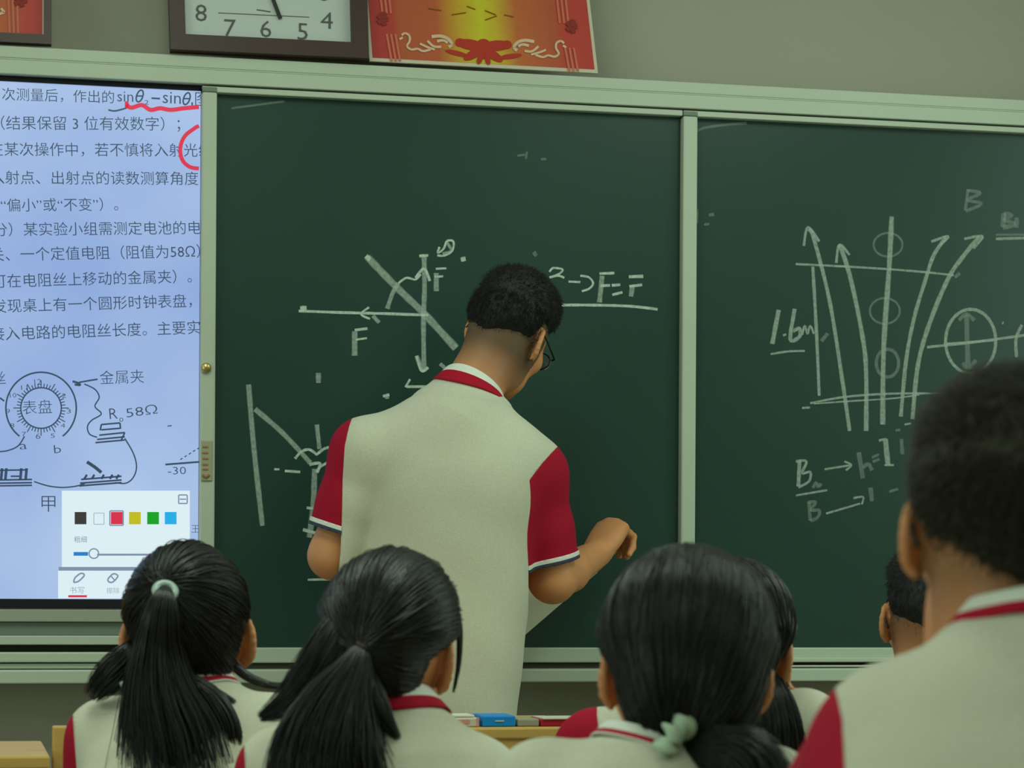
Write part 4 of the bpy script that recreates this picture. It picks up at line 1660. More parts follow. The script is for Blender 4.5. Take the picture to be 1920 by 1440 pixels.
        for s_ in (0, 1):
            fw = nrm(V(T_R[0, 1], T_R[1, 1], 0))
            a = V(an[s_][0], an[s_][1], 0)
            fsh = union([(s_cap(a - fw * 0.03 + V(0, 0, 0.036), a + fw * 0.14 + V(0, 0, 0.032), 0.036, 0.032), 0), (s_cap(a + V(0, 0, 0.05), a + V(0, 0, 0.09), 0.04, 0.038), 0.04)])
            ffl = lambda P, g=fsh: smax(g(P), 0.004 - P[:, 2], 0.006)
            tv, tq = mesh_sdf(ffl, a - 0.24, a + V(0.24, 0.24, 0.2), 0.012)
            sdf_obj('shoe', ffl, tv, tq, M['shoe'], p)
    # ---- hair
    hair(p, head, hrot, hsc)
    return p, tips, f


def short_hair(top=0.019, side=0.006, zline=0.012, n=9000, ln=(0.004, 0.016), seed=3, front=0.03, fade=0.05, xs=0.55, m='hair_short'):
    def go(p, o, R, s):
        e = union([(s_ell((0, -0.012, 0.035), (0.075, 0.095, 0.088)), 0), (s_ell((0, -0.042, -0.005), (0.060, 0.056, 0.062)), 0.04)])

        def ss(x):
            x = np.clip(x, 0, 1)
            return x * x * (3 - 2 * x)

        def f(P):
            zl = zline + xs * np.minimum(np.abs(P[:, 0]), 0.08) + 0.055 * ss((P[:, 1] + 0.045) / 0.035)
            th = -0.006 + (side + 0.006) * ss((P[:, 2] - zl + 0.01) / fade) + (top - side) * ss((P[:, 2] - 0.045) / 0.075)
            th = th + 0.0012 * np.sin(P[:, 0] * 210 + 3 * np.sin(P[:, 2] * 90)) * np.sin(P[:, 2] * 170 + P[:, 1] * 120)
            d = e(P) - th
            return smax(d, (P[:, 1] - hair_g(P[:, 2], front, 0.75)) * 0.6, 0.02)
        g = placed(f, o, R, s)
        v, q = mesh_sdf(g, o - 0.16, o + 0.16, 0.005)
        rg = np.random.default_rng(seed)
        d = head_dirs(n, front + 0.01, 0.75, -0.085)
        n_ = len(d)
        P0 = surf(f, V(0, -0.012, 0.03), d)
        P0b = surf(HEAD, V(0, -0.012, 0.03), d)
        far = np.linalg.norm(P0 - V(0, -0.012, 0.03), axis=1) > np.linalg.norm(P0b - V(0, -0.012, 0.03), axis=1)
        base = np.where(far[:, None], P0, P0b)
        zlb = zline + xs * np.minimum(np.abs(base[:, 0]), 0.08) + 0.055 * ss((base[:, 1] + 0.045) / 0.035)
        up = np.clip((base[:, 2] - zlb + 0.005) / 0.08, 0, 1)
        keep = (rg.random(n_) < 0.1 + 1.6 * up) & (base[:, 2] > zlb - 0.012)
        base, up, d = base[keep], up[keep], d[keep]
        L_ = (ln[0] + (ln[1] - ln[0]) * up) * rg.uniform(0.6, 1.2, len(base))
        comb = np.stack([rg.normal(size=len(base)) * 0.35, 0.55 * (base[:, 2] > 0.06) + rg.normal(size=len(base)) * 0.25, -0.75 * (base[:, 2] < 0.07) + rg.normal(size=len(base)) * 0.25], 1)
        di = d * 0.75 + comb
        di /= np.linalg.norm(di, axis=1, keepdims=True)
        t = np.linspace(0, 1, 4)[None, :, None]
        P = (base - d * 0.002)[:, None, :] + di[:, None, :] * L_[:, None, None] * t - np.array([0, 0, 1.0]) * (L_[:, None, None] * 0.25 * t ** 2)
        P = (P.reshape(-1, 3) * s) @ R.T + o
        P = P.reshape(-1, 4, 3)
        w = 0.0007 * (1 - 0.8 * np.linspace(0, 1, 4)[None]) * np.ones((len(P), 1))
        vs, fs = strands(P, w)
        link('hair', npmesh('hair', np.concatenate([v, vs]), np.concatenate([q, fs + len(v)]), True), M[m], p)
    return go


def scalp_hair(tie, n=1500, vol=0.012, seed=5, front=-0.024, slope=1.25, extra=None, lift=0.0, part=None, zmin=-0.09, over=0.0, earcut=0.011):
    """hair combed over the head to a tie; tie is a local direction"""
    def go(p, o, R, s):
        e = [(s_ell((0, -0.014, 0.036 + lift), (0.077 + vol, 0.097 + vol, 0.089 + vol)), 0),
             (s_ell((0, -0.046, -0.012), (0.064 + vol * 0.8, 0.058 + vol * 0.7, 0.070)), 0.045)]
        for c, r in (extra or []):
            e.append((s_ell(c, r), 0.03))
        eu = union(e)

        def f(P):
            d = eu(P)
            d = smax(d, (P[:, 1] - hair_g(P[:, 2], front, slope)) * 0.7, 0.02)
            t_ = np.clip((0.045 - P[:, 2]) / 0.05, 0, 1)
            d = d + earcut * t_ * t_ * (3 - 2 * t_) * np.clip((np.abs(P[:, 0]) - 0.05) / 0.03, 0, 1)
            return smax(d, (zmin - P[:, 2]), 0.02)
        g = placed(f, o, R, s)
        v, q = mesh_sdf(g, o - 0.17, o + 0.17, 0.005)
        rg = np.random.default_rng(seed)
        c = V(0, -0.014, 0.02)
        d0 = head_dirs(int(n * 1.9), front + 0.004, slope, zmin + 0.005)
        d0 = d0[rg.permutation(len(d0))]
        td = nrm(tie)
        if part is not None:
            d0 = np.where((rg.random(len(d0)) < over)[:, None], nrm(part) + rg.normal(size=d0.shape) * 0.16, d0)
            d0 /= np.linalg.norm(d0, axis=1, keepdims=True)
        dt = td + rg.normal(size=d0.shape) * 0.05
        dt /= np.linalg.norm(dt, axis=1, keepdims=True)
        k = 14
        om = np.arccos(np.clip((d0 * dt).sum(1), -0.999, 0.999))
        P = np.zeros((len(d0), k, 3))
        hgt = rg.uniform(-0.002, 0.0030, len(d0))
        fly = rg.random(len(d0)) < 0.035
        hgt[fly] = rg.uniform(0.003, 0.0065, fly.sum())
        for i, t in enumerate(np.linspace(0, 1, k)):
            dd = (np.sin((1 - t) * om) / np.sin(om))[:, None] * d0 + (np.sin(t * om) / np.sin(om))[:, None] * dt
            P[:, i] = surf(f, c, dd) + dd * (hgt * (0.6 + 0.4 * math.sin(PI * t)) + 0.0006)[:, None]
        P = (P.reshape(-1, 3) * s) @ R.T + o
        P = P.reshape(-1, k, 3)
        tt = np.linspace(0, 1, k)
        w = 0.0009 * np.minimum(1, 0.35 + 3 * tt)[None] * np.ones((len(P), 1))
        vs, fs = strands(P, w)
        link('hair', npmesh('hair', np.concatenate([v, vs]), np.concatenate([q, fs + len(v)]), True), M['hair'], p)
    return go


def glasses(p, o, R, s, thick=0.0019):
    w = lambda x, y, z: o + R @ (V(x, y, z) * s)
    b = MB()
    for sx in (-1, 1):
        b.tube([w(sx * 0.082, -0.040, -0.016), w(sx * 0.0875, -0.020, 0.010), w(sx * 0.084, -0.004, 0.021), w(sx * 0.078, 0.045, 0.017), w(sx * 0.071, 0.098, 0.013)], thick, 6)
        b.tube([w(sx * 0.036 + 0.027 * math.cos(a), 0.103 - 0.16 * abs(sx * 0.036 + 0.027 * math.cos(a)) * 0.5, 0.002 + 0.020 * math.sin(a)) for a in np.linspace(0, 2 * PI, 24, endpoint=False)], thick * 0.9, 6, closed=True)
        b.tube([w(sx * 0.062, 0.103, 0.012), w(sx * 0.071, 0.098, 0.013)], thick, 6)
    b.tube([w(-0.010, 0.107, 0.006), w(0, 0.111, 0.008), w(0.010, 0.107, 0.006)], thick * 0.8, 6)
    o_ = b.build('eyeglasses', M['glasses'], p, True)
    for sx in (-1, 1):
        b = MB()
        pts = [w(sx * 0.036 + 0.026 * math.cos(a), 0.1045, 0.002 + 0.019 * math.sin(a)) for a in np.linspace(0, 2 * PI, 24, endpoint=False)]
        off = R @ V(0, 0.0012, 0)
        b.add(pts + [q + off for q in pts], [tuple(range(24))[::-1], tuple(range(24, 48))] + [(i, (i + 1) % 24, 24 + (i + 1) % 24, 24 + i) for i in range(24)])
        b.build('lens', M['lens'], o_)


def axes_from(z, y):
    z = nrm(z)
    y = nrm(np.asarray(y) - z * (np.asarray(y) @ z))
    return np.stack([np.cross(y, z), y, z], 1)


# ---- the student writing at the board
B = view_basis(840, 900, 5.0)
Yw = -0.40
nb = at(872, 752, Yw)
pel = at(806, 1400, Yw) - V(0, 0.0, 0)
TR = axes_from(nb - pel, B[:, 1])
TL = float(np.linalg.norm(nb - pel))
ux = V(0.82, -0.50, -0.24)
ux /= np.linalg.norm(ux)
uf = V(0.38, 0.83, -0.38)
HB = axes_from(np.cross(ux, uf), uf)
HR = B @ HB
head = at(953, 632, Yw + 0.055)
px_m = 1 / np.linalg.norm(at(841, 900, Yw) - at(840, 900, Yw))


def tl(px, py):                 # trunk-local x and z of a pixel on the student's plane
    q = (at(px, py, Yw) - pel) @ TR
    return q[0], q[2]


prof = []
for yy, xl, xr, dep in ((1400, 650, 970, 0.115), (1340, 649, 966, 0.118), (1200, 648, 964, 0.120), (1060, 647, 962, 0.118), (960, 645, 964, 0.122), (900, 646, 984, 0.126), (850, 650, 1004, 0.122), (800, 668, 1000, 0.105), (770, 715, 968, 0.085), (745, 790, 945, 0.064)):
    (a, z), (b_, _) = tl(xl, yy), tl(xr, yy)
    prof.append((z, (b_ - a) / 2, dep, 0.0))
sh = [at(684, 848, Yw + 0.01), at(999, 893, Yw + 0.0)]
el = [at(622, 1042, Yw + 0.03), at(1036, 1088, Yw + 0.02)]
wr = [at(842, 1120, -0.19), at(1118, 1040, -0.20)]
hd_r = at(1160, 956, -0.125) - wr[1]
hd_l = B @ nrm(V(0.85, 0.2, -0.05))
an = [V(pel[0] - 0.11, pel[1] + 0.02, 0.08), V(pel[0] + 0.12, pel[1] + 0.0, 0.08)]
hips = [pel + V(-0.09, 0, -0.02), pel + V(0.09, 0, -0.02)]
kn = [hips[0] * 0.47 + an[0] * 0.53 + V(0, 0.02, 0), hips[1] * 0.47 + an[1] * 0.53 + V(0, 0.02, 0)]
seamL = [(tl(643, 1040)[1], -tl(640, 1040)[0]), (tl(642, 960)[1], -tl(643, 960)[0]), (tl(643, 900)[1], -tl(644, 900)[0]), (tl(648, 840)[1], -tl(648, 840)[0]), (tl(655, 800)[1], -tl(656, 800)[0]), (tl(670, 770)[1], -tl(664, 770)[0])]
seamR = [(tl(961, 1040)[1], tl(955, 1040)[0]), (tl(965, 945)[1], tl(965, 945)[0]), (tl(985, 912)[1], tl(985, 912)[0]), (tl(1012, 876)[1], tl(1012, 876)[0]), (tl(1035, 850)[1], tl(1035, 850)[0]), (tl(1060, 820)[1], tl(1062, 820)[0])]
wp, wtips, wf = person(
    'person', 'student standing at the green chalkboard in grey shirt with crimson sleeves, writing with chalk', 'pupils in school uniform',
    base=(pel[0], pel[1], 0), head=head, hrot=HR, hsc=0.97, neck_base=nb, T_o=pel, T_R=TR, prof=prof, sh=sh, el=el, wr=wr,
    hands=[(hd_l, B @ V(0.1, -0.5, 0.8), GRIP), (hd_r, B @ V(-0.50, -0.55, 0.65), PEN, 1.16)], hips=hips, kn=kn, an=an,
    hair=short_hair(top=0.027, side=0.011, zline=-0.058, n=12000, ln=(0.004, 0.015)), sleeve_end=(0.78, 0.83), seam=[seamL, seamR], h=0.0042, hem=tl(800, 1352)[1],
    arm_r=(0.050, 0.044, 0.042, 0.030), slv_r=(0.066, 0.062, 0.064), neck_r=0.058, stub=(-0.155, -0.05, 0.85), yoke=0.052,
    collar=dict(r=0.068, h=0.040, tilt=0.06, fwd=0.1, out=0.013, fall=0.052), neck_at=(0, -0.035, -0.06))
glasses(wp, head, HR, 0.97)
ti, tb = wtips[1]
grip = (ti[0][0] + tb) / 2 if False else (np.array(ti[0]) + np.array(tb)) / 2
tipb = V(grip[0] + 0.012, -0.001, grip[2] + 0.004)
b = MB()
ax_ = nrm(tipb - grip)
b.tube([grip - ax_ * 0.018, grip, tipb - ax_ * 0.001, tipb], [0.0052, 0.0052, 0.005, 0.0035], 14)
ck = b.build('chalk_stick', M['chalk_stick'], None, True)
tag(ck, 'white stick of chalk in the writing hand of the standing student', 'chalk')
# the sheet held in the other hand
pa = [at(905, 1110, -0.23), at(968, 1203, -0.20), at(1119, 1073, -0.13), at(1010, 1000, -0.17), at(950, 1040, -0.20)]
vs, fs = [], []
n_ = nrm(np.cross(pa[1] - pa[0], pa[2] - pa[0]))
vs = pa + [q + n_ * 0.004 for q in pa]
m_ = len(pa)
fs = [tuple(range(m_)), tuple(range(m_, 2 * m_))[::-1]] + [(i, (i + 1) % m_, m_ + (i + 1) % m_, m_ + i) for i in range(m_)]
tag(link('paper_sheet', npmesh('paper_sheet', vs, fs, False), M['paper'], None), 'off-white folded paper held by the standing student in front of the waist', 'paper')


# ---- seated students
GIRL = [(0.0, 0.150, 0.100, 0.0), (0.10, 0.145, 0.098, 0.0), (0.22, 0.148, 0.102, 0.0), (0.66, 0.158, 0.104, 0.0), (0.78, 0.140, 0.094, 0.0), (0.90, 0.100, 0.078, 0.0), (1.0, 0.060, 0.060, 0.0)]


def seated(name_label, hp, depth, ypr, hsc, nbp, shp, hair, *, lean=0.14, wide=1.0, seam=None, collar=None, neck_r=0.046, arm=1.0, head_fwd=0.045, hands=None, h=0.006, stub=None, elwr=None, pz=0.52, yoke=0.05, slv=(0.060, 0.060, 0.064), neck_at=(0, -0.028, -0.075)):
    B = view_basis(hp[0], hp[1], depth)
    R = B @ rot(*ypr)
    head = dp(hp[0], hp[1], depth) + B[:, 1] * head_fwd * 0
    nb = dp(nbp[0], nbp[1], depth) - B[:, 1] * head_fwd
    pel = nb - B[:, 1] * lean
    pel[2] = pz
    TR = axes_from(nb - pel, B[:, 1])
    L = float(np.linalg.norm(nb - pel))
    prof = [(z * L, a * wide, b_ * wide, c) for z, a, b_, c in GIRL]
    sh = [dp(x, y, depth) - B[:, 1] * (head_fwd - 0.01) for x, y in shp]
    el, wr, hips, kn, an = [], [], [], [], []
    for i, sg in enumerate((-1, 1)):
        e = sh[i] + B @ (V(sg * 0.03, 0.05, -0.22) * arm)
        e[2] = max(e[2], 0.56)
        el.append(e)
        w = e + B @ (V(-sg * 0.12, 0.17, -0.02) * arm)
        w[2] = max(w[2], 0.60)
        wr.append(w)
        hips.append(pel + B @ V(sg * 0.085, 0.02, -0.01))
        kn.append(pel + B @ V(sg * 0.085, 0.34, -0.02))
        a = kn[i] + B @ V(0, -0.03, 0)
        a[2] = 0.085
        an.append(a)
    hd = hands or [(B @ V(0.35, 0.9, -0.1), B @ V(0, 0.1, 1), REST, 0.92), (B @ V(-0.35, 0.9, -0.1), B @ V(0, 0.1, 1), REST, 0.92)]
    if elwr:
        for i, (e_, w_) in elwr.items():
            el[i], wr[i] = e_, w_
    hz = lambda f: f * L
    sm = seam or [(hz(0.5), 0.150), (hz(0.72), 0.155), (hz(0.86), 0.160), (hz(1.0), 0.165)]
    r = person('person', name_label, 'pupils in school uniform', base=(pel[0], pel[1], 0), head=head, hrot=R, hsc=hsc, neck_base=nb, T_o=pel, T_R=TR, prof=prof,
               sh=sh, el=el, wr=wr, hands=hd, hips=hips, kn=kn, an=an, hair=hair, seam=list(sm) if isinstance(sm, tuple) else [sm, sm], h=h, hem=0.012, arm_r=(0.044 * arm, 0.038 * arm, 0.036 * arm, 0.025 * arm), slv_r=slv,
               neck_r=neck_r, stub=stub, collar=collar, yoke=yoke, neck_at=neck_at, upmix=0.10)
    return r[0], head, R, B, pel, TR


def loc_dir(hp, depth, ypr, hsc, tp, back=-0.10):
    """direction, in the head's own axes, of a tie seen at pixel tp on the back of the head"""
    B = view_basis(hp[0], hp[1], depth)
    R = B @ rot(*ypr)
    v = dp(tp[0], tp[1], depth) - dp(hp[0], hp[1], depth)
    v = v + B[:, 1] * back
    return nrm(R.T @ v / hsc - V(0, -0.014, 0.02))


def pts_at(pp, depth):
    return [dp(x, y, depth + dz) for x, y, dz in pp]


def px2m(r, depth):
    return [x / F_PX * depth for x in r]


def ruffle(name, parent, c, axis, r, w, m, n=7, amp=0.3, squash=1.0):
    """a gathered fabric hair tie round an axis"""
    axis = nrm(axis)
    u = nrm(np.cross(axis, V(0, 0, 1)) + V(1e-4, 0, 0))
    v = np.cross(axis, u)
    NU, NV = 56, 14
    vs, fs = [], []
    for i in range(NU):
        a = 2 * PI * i / NU
        ww = w * (1 + amp * (math.sin(n * a) + 0.5 * math.sin(2.7 * n * a + 1)))
        for j in range(NV):
            t = 2 * PI * j / NV
            q = math.cos(t) * ww
            ht = math.sin(t) * ww * 0.9 + 0.8 * amp * w * math.sin(n * a * 1.3 + 0.6)
            vs.append(c + u * (r + q) * math.cos(a) + v * (r + q) * squash * math.sin(a) + axis * ht)
    for i in range(NU):
        for j in range(NV):
            fs.append((i * NV + j, ((i + 1) % NU) * NV + j, ((i + 1) % NU) * NV + (j + 1) % NV, i * NV + (j + 1) % NV))
    return link(name, npmesh(name, vs, fs, True), m, parent)


# girl with a high ponytail, in front of the lit screen
D1, HP1, A1 = 3.55, (353, 1200), (3, 2, -2)
tie1 = loc_dir(HP1, D1, A1, 1.03, (310, 1112))
g1, hd1, R1, B1, pl1, TR1 = seated('girl with long high ponytail and round pale hair tie, below the lit screen', HP1, D1, A1, 1.03, (354, 1315), [(208, 1388), (512, 1380)],
    scalp_hair(tie1, n=2200, vol=0.010, seed=11), neck_r=0.047, collar=dict(mat='collar_thin', r=0.058, h=0.046, fwd=-0.35, fall=0.058))
tail('ponytail', g1, pts_at([(310, 1107, -0.120), (307, 1124, -0.140), (302, 1160, -0.140), (298, 1220, -0.128), (302, 1300, -0.13), (324, 1390, -0.14), (337, 1480, -0.14), (342, 1570, -0.13), (344, 1660, -0.12)], D1), px2m([12, 22, 36, 48, 70, 100, 112, 106, 80], D1), 1100, seed=1, k=24)
tail('hair_lock', g1, pts_at([(262, 1205, -0.06), (240, 1235, -0.085), (205, 1270, -0.09), (172, 1308, -0.075)], D1), px2m([16, 30, 32, 18], D1), 220, seed=2, k=10, ragged=0.3, solid=0.5)
tail('hair_lock', g1, pts_at([(350, 1270, -0.12), (395, 1300, -0.135), (428, 1350, -0.14), (436, 1410, -0.14), (415, 1460, -0.13)], D1), px2m([10, 16, 20, 20, 14], D1), 120, seed=3, k=12, ragged=0.4, solid=0.45)
tail('hair_lock', g1, pts_at([(372, 1288, -0.12), (405, 1298, -0.125), (442, 1318, -0.11)], D1), px2m([8, 8, 4], D1), 40, seed=4, k=8)
tail('hair_lock', g1, pts_at([(436, 1245, -0.03), (462, 1268, -0.03), (500, 1284, -0.02), (540, 1290, 0.0)], D1), px2m([10, 9, 7, 4], D1), 60, seed=5, k=10)
tail('hair_lock', g1, pts_at([(245, 1300, -0.13), (240, 1380, -0.15), (232, 1460, -0.15)], D1), px2m([8, 10, 10], D1), 60, seed=6, k=10)
ruffle('hair_tie', g1, dp(310, 1108, D1 - 0.126), dp(310, 1112, D1) - dp(300, 1180, D1 + 0.06), 0.0130, 0.0062, M['clip'], 5, 0.0)
b = MB()
c_ = dp(236, 1281, D1 - 0.125)
b.tube([c_ + B1 @ V(-0.008, 0, -0.002), c_, c_ + B1 @ V(0.007, 0, 0.004)], [0.003, 0.005, 0.003], 8)
b.build('hair_clip', M['clip'], g1, True)

# girl with a low loose ponytail, in front of the standing student
D2, HP2, A2 = 3.12, (730, 1226), (16, 4, 9)
tie2 = loc_dir(HP2, D2, A2, 0.96, (682, 1210), -0.105)
g2, hd2, R2, B2, pl2, TR2 = seated('girl with a loose low ponytail swept left, below the standing student', HP2, D2, A2, 0.96, (742, 1376), [(538, 1452), (880, 1468)],
    scalp_hair(tie2, n=2600, vol=0.013, seed=12, extra=[((0.012, -0.048, -0.045), (0.050, 0.036, 0.045))], zmin=-0.105, earcut=0.024), neck_r=0.044, seam=([(0.1, 0.178), (0.28, 0.182), (0.36, 0.190), (0.46, 0.20)], [(0.1, 0.15), (0.46, 0.165)]), collar=dict(r=0.058, h=0.044, fall=0.056, mat='collar_wide'))
tail('ponytail', g2, pts_at([(682, 1208, -0.112), (668, 1250, -0.125), (640, 1320, -0.13), (622, 1400, -0.14), (625, 1480, -0.14), (630, 1570, -0.13), (632, 1660, -0.12)], D2), px2m([13, 34, 72, 104, 118, 116, 90], D2), 1200, seed=21, k=24, ragged=0.3)
tail('hair_lock', g2, pts_at([(668, 1120, -0.05), (634, 1190, -0.085), (596, 1262, -0.11), (545, 1316, -0.12), (486, 1346, -0.11)], D2), px2m([10, 38, 46, 30, 8], D2), 560, seed=22, k=14, ragged=0.35, solid=0.45)
tail('hair_lock', g2, pts_at([(590, 1300, -0.12), (560, 1345, -0.125), (522, 1396, -0.11)], D2), px2m([24, 18, 4], D2), 120, seed=23, k=10, ragged=0.3)
tail('hair_lock', g2, pts_at([(692, 1270, -0.12), (712, 1330, -0.135), (748, 1388, -0.14)], D2), px2m([16, 20, 6], D2), 130, seed=24, k=10, ragged=0.4, solid=0.4)
tail('hair_lock', g2, pts_at([(600, 1350, -0.12), (540, 1390, -0.13), (530, 1430, -0.13), (545, 1470, -0.13)], D2), px2m([16, 7, 5, 4], D2), 50, seed=25, k=12)
tail('hair_lock', g2, pts_at([(842, 1110, 0.03), (860, 1170, 0.04), (860, 1240, 0.04), (850, 1300, 0.035)], D2), px2m([5, 6, 5, 3], D2), 40, seed=26, k=12, solid=0.5)
ruffle('hair_tie', g2, dp(682, 1212, D2 - 0.117), dp(682, 1210, D2) - dp(655, 1260, D2), 0.008, 0.0035, M['tie'], 5, 0.1)

# girl with a pale scrunchie, nearer, right of the desk with the boxes
D3, HP3, A3 = 2.68, (1282, 1268), (-8, 8, 3)
tie3 = loc_dir(HP3, D3, A3, 1.0, (1268, 1384), -0.075)
g3, hd3, R3_, B3, pl3, TR3 = seated('girl with smooth dark hair and a pale green scrunchie at the nape', HP3, D3, A3, 1.0, (1216, 1446), [(1030, 1490), (1430, 1500)],
    scalp_hair(tie3, n=3000, vol=0.017, seed=13, extra=[((0.0, -0.050, -0.035), (0.066, 0.050, 0.050))], zmin=-0.10), neck_r=0.047, lean=0.16, yoke=0.056, collar=dict(r=0.059, h=0.042, out=0.012, fall=0.052, fwd=-0.25, mat='collar_thin'))
tail('ponytail', g3, pts_at([(1290, 1384, -0.095), (1330, 1404, -0.11), (1385, 1440, -0.12), (1410, 1510, -0.12)], D3), px2m([24, 48, 78, 80], D3), 700, seed=31, k=14, ragged=0.15)
ruffle('scrunchie', g3, dp(1264, 1391, D3 - 0.108), B3 @ V(0.82, -0.25, -0.55), 0.021, 0.0115, M['scrunchie'], 9, 0.30)

# girl half hidden behind her
D5, HP5, A5 = 3.5, (1368, 1222), (6, 6, 6)
tie5 = loc_dir(HP5, D5, A5, 0.97, (1430, 1290), -0.06)
g5, hd5, R5, B5, pl5, TR5 = seated('girl with long dark hair, mostly hidden behind the girl with the pale scrunchie', HP5, D5, A5, 0.97, (1312, 1318), [(1124, 1410), (1500, 1372)],
    scalp_hair(tie5, n=1800, vol=0.012, seed=14, zmin=-0.10), neck_r=0.046, seam=([(0.10, 0.128), (0.30, 0.134), (0.36, 0.142), (0.46, 0.15)], [(0.1, 0.215), (0.5, 0.22)]), yoke=0.058)
tail('ponytail', g5, pts_at([(1430, 1265, -0.06), (1440, 1310, -0.10), (1452, 1370, -0.12), (1450, 1440, -0.12), (1440, 1520, -0.12)], D5), px2m([22, 42, 52, 56, 50], D5), 700, seed=51, k=16, ragged=0.2)
tail('hair_lock', g5, pts_at([(1462, 1275, -0.03), (1492, 1330, -0.05), (1504, 1400, -0.06), (1495, 1460, -0.06)], D5), px2m([10, 10, 8, 5], D5), 60, seed=52, k=12, solid=0.4)

# tall boy in the right foreground
D7, HP7, A7 = 2.0, (1892, 1003), (-8, 2, 2)
B7 = view_basis(1880, 1003, D7)
e7 = dp(1600, 1560, D7 + 0.12)
w7 = dp(1782, 1290, D7 + 0.09)
g7, hd7, R7, B7, pl7, TR7 = seated('boy with cropped black hair and glasses in the right foreground, chin on hand', HP7, D7, A7, 0.95, (1960, 1226), [(1698, 1420), (2220, 1420)],
    short_hair(top=0.018, side=0.011, zline=-0.060, n=24000, ln=(0.005, 0.018), seed=9, fade=0.045, xs=0.65, m='hair_brown'), wide=1.22, neck_r=0.055, arm=1.1, h=0.005, stub=(-0.095, -0.04, 0.5), lean=0.20, yoke=0.066,
    slv=(0.074, 0.072, 0.074), seam=[(0.10, 0.146), (0.36, 0.148), (0.44, 0.156), (0.50, 0.170), (0.60, 0.178)], collar=dict(r=0.061, h=0.056, out=0.014, mat='collar_wide', tilt=0.0, fwd=-0.4, fall=0.066),
    elwr={0: (e7, w7)}, hands=[(dp(1774, 1190, D7 + 0.09) - w7, B7 @ V(-0.9, -0.2, 0.1), FIST, 1.0), (B7 @ V(-0.35, 0.9, -0.1), B7 @ V(0, 0.1, 1), REST, 1.0)])
glasses(g7, hd7, R7, 0.95, 0.0022)

# boy far right, mostly hidden behind him
D8, HP8, A8 = 4.35, (1744, 1164), (-10, 4, 0)
g8, hd8, R8, B8, pl8, TR8 = seated('boy with short dark hair and glasses glimpsed past the foreground boy, near the chalkboard', HP8, D8, A8, 0.98, (1755, 1300), [(1590, 1390), (1920, 1390)],
    short_hair(top=0.021, side=0.008, zline=-0.045, n=6000, ln=(0.004, 0.013), seed=10), wide=1.12, neck_r=0.054, stub=(-0.085, 0.01, 0.8))
glasses(g8, hd8, R8, 0.98)


# ------------------------------------------------------------------ desks, chairs and the things on the desk
def make_desk(x0, x1, y0, y1, z, label):
    t = empty('school_desk', ((x0 + x1) / 2, (y0 + y1) / 2, 0), label, 'desk', 'wooden school desks')
    MB().box(x0, x1, y0, y1, z - 0.022, z, 0.004).build('desk_top', M['wood'], t)
    MB().box(x0 + 0.02, x1 - 0.02, y0 + 0.004, y0 + 0.02, z - 0.15, z - 0.021, 0.002).build('front_panel', M['wood'], t)
    b = MB()
    b.box(x0 + 0.03, x1 - 0.03, y0 + 0.03, y1 - 0.03, z - 0.155, z - 0.145)
    b.build('book_shelf', M['wood'], t)
    for sx in (x0 + 0.045, x1 - 0.045):
        for sy in (y0 + 0.05, y1 - 0.05):
            MB().tube([(sx, sy, 0), (sx, sy, z - 0.02)], 0.014, 12).build('leg', M['steel'], t, True)
    return t


pz = at(940, 1364, -1.05)
dz_ = float(pz[2])
dk = make_desk(float(at(705, 1364, -1.05)[0]), float(at(1118, 1364, -1.05)[0]), -1.05, -0.66, dz_, 'wooden school desk carrying the blue box, just below the standing student')
pl = at(94, 1417, -1.30)
dk2 = make_desk(float(at(94, 1417, -1.30)[0]) - 0.62, float(pl[0]), -1.30, -0.92, float(pl[2]), 'wooden school desk at the bottom left corner, left of the chair post')


def make_chair(x, y, zt, label):
    t = empty('wooden_chair', (x, y, 0), label, 'chair', 'wooden school chairs')
    MB().box(x - 0.18, x + 0.18, y - 0.16, y + 0.18, 0.405, 0.422, 0.006).build('seat', M['wood'], t)
    MB().box(x - 0.165, x + 0.165, y - 0.186, y - 0.170, zt - 0.17, zt - 0.01, 0.004).build('backrest', M['wood'], t)
    for sx in (-1, 1):
        xx = x + sx * 0.172
        MB().box(xx - 0.013, xx + 0.013, y - 0.195, y - 0.165, 0, zt, 0.003).build('back_post', M['wood'], t)
        MB().box(xx - 0.013, xx + 0.013, y + 0.14, y + 0.17, 0, 0.405, 0.003).build('leg', M['wood'], t)
        MB().box(xx - 0.008, xx + 0.008, y - 0.17, y + 0.145, 0.20, 0.23, 0.002).build('stretcher', M['wood'], t)
    return t


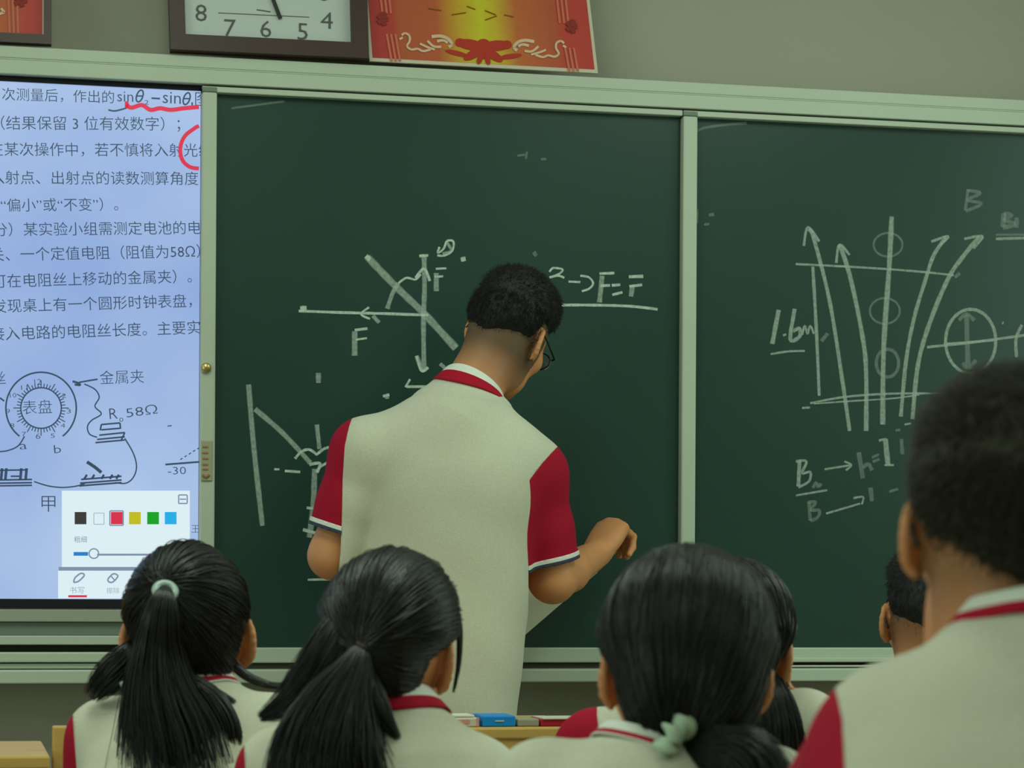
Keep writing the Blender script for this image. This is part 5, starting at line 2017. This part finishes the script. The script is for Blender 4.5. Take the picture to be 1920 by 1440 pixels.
cp = at(113, 1361, -1.175)
ch = make_chair(float(cp[0]) + 0.172, -0.995, float(cp[2]), 'empty wooden chair with a tall post showing left of the ponytail girl')


def desk_item(name, x0, x1, y0, y1, m, label, cat, depth=0.09, z0=dz_, Yf=-1.035):
    y0 += 5
    a, b_ = at(x0, y1, Yf), at(x1, y0, Yf)
    t = empty(name, ((a[0] + b_[0]) / 2, Yf + depth / 2, z0), label, cat)
    MB().box(a[0], b_[0], Yf, Yf + depth, z0 + 0.0004, b_[2], 0.0025).build('body' if name != 'red_book' else 'cover', m, t)
    return t, a, b_


t, a, b_ = desk_item('blue_box', 905, 967, 1337, 1364, M['blue_box'], 'small bright blue cardboard box on the desk, right of the white carton', 'box')
q = at(938, 1352, -1.0358)
MB().box(q[0] - 0.009, q[0] + 0.007, -1.0362, -1.0345, q[2] - 0.0010, q[2] + 0.0012).build('printed_mark', M['white_card'], t)
t, a, b_ = desk_item('white_carton', 838, 899, 1341, 1364, M['white_card'], 'white carton with a faint red print on the desk, left of the blue box', 'box')
q = at(868, 1353, -1.0358)
MB().box(q[0] - 0.013, q[0] + 0.012, -1.0362, -1.0345, q[2] - 0.0035, q[2] + 0.0035).build('printed_mark', M['pink_card'], t)
q = at(896, 1353, -1.0358)
MB().box(q[0] - 0.002, q[0] + 0.002, -1.0362, -1.0345, q[2] - 0.009, q[2] + 0.008).build('end_band', M['pink_card'], t)
nb_ = MB()
a, b_ = at(800, 1346, -1.03), at(895, 1341, -1.03)
tag(nb_.box(a[0], b_[0] - 0.004, -1.025, -0.96, a[2] + 0.0006, b_[2], 0.001).build('notebook', M['paper'], None), 'thin pale notebook lying on top of the white carton', 'notebook')
desk_item('grey_carton', 971, 1011, 1343, 1364, M['grey_card'], 'small grey-beige carton on the desk between the blue box and the red book', 'box')
t, a, b_ = desk_item('red_book', 1014, 1100, 1343, 1364, M['red_card'], 'red-covered book lying on the desk, right of the grey-beige carton', 'book')
MB().box(a[0] + 0.004, b_[0], -1.0375, -0.95, b_[2] - 0.0002, b_[2] + 0.0016).build('page_edge', M['white_card'], t)
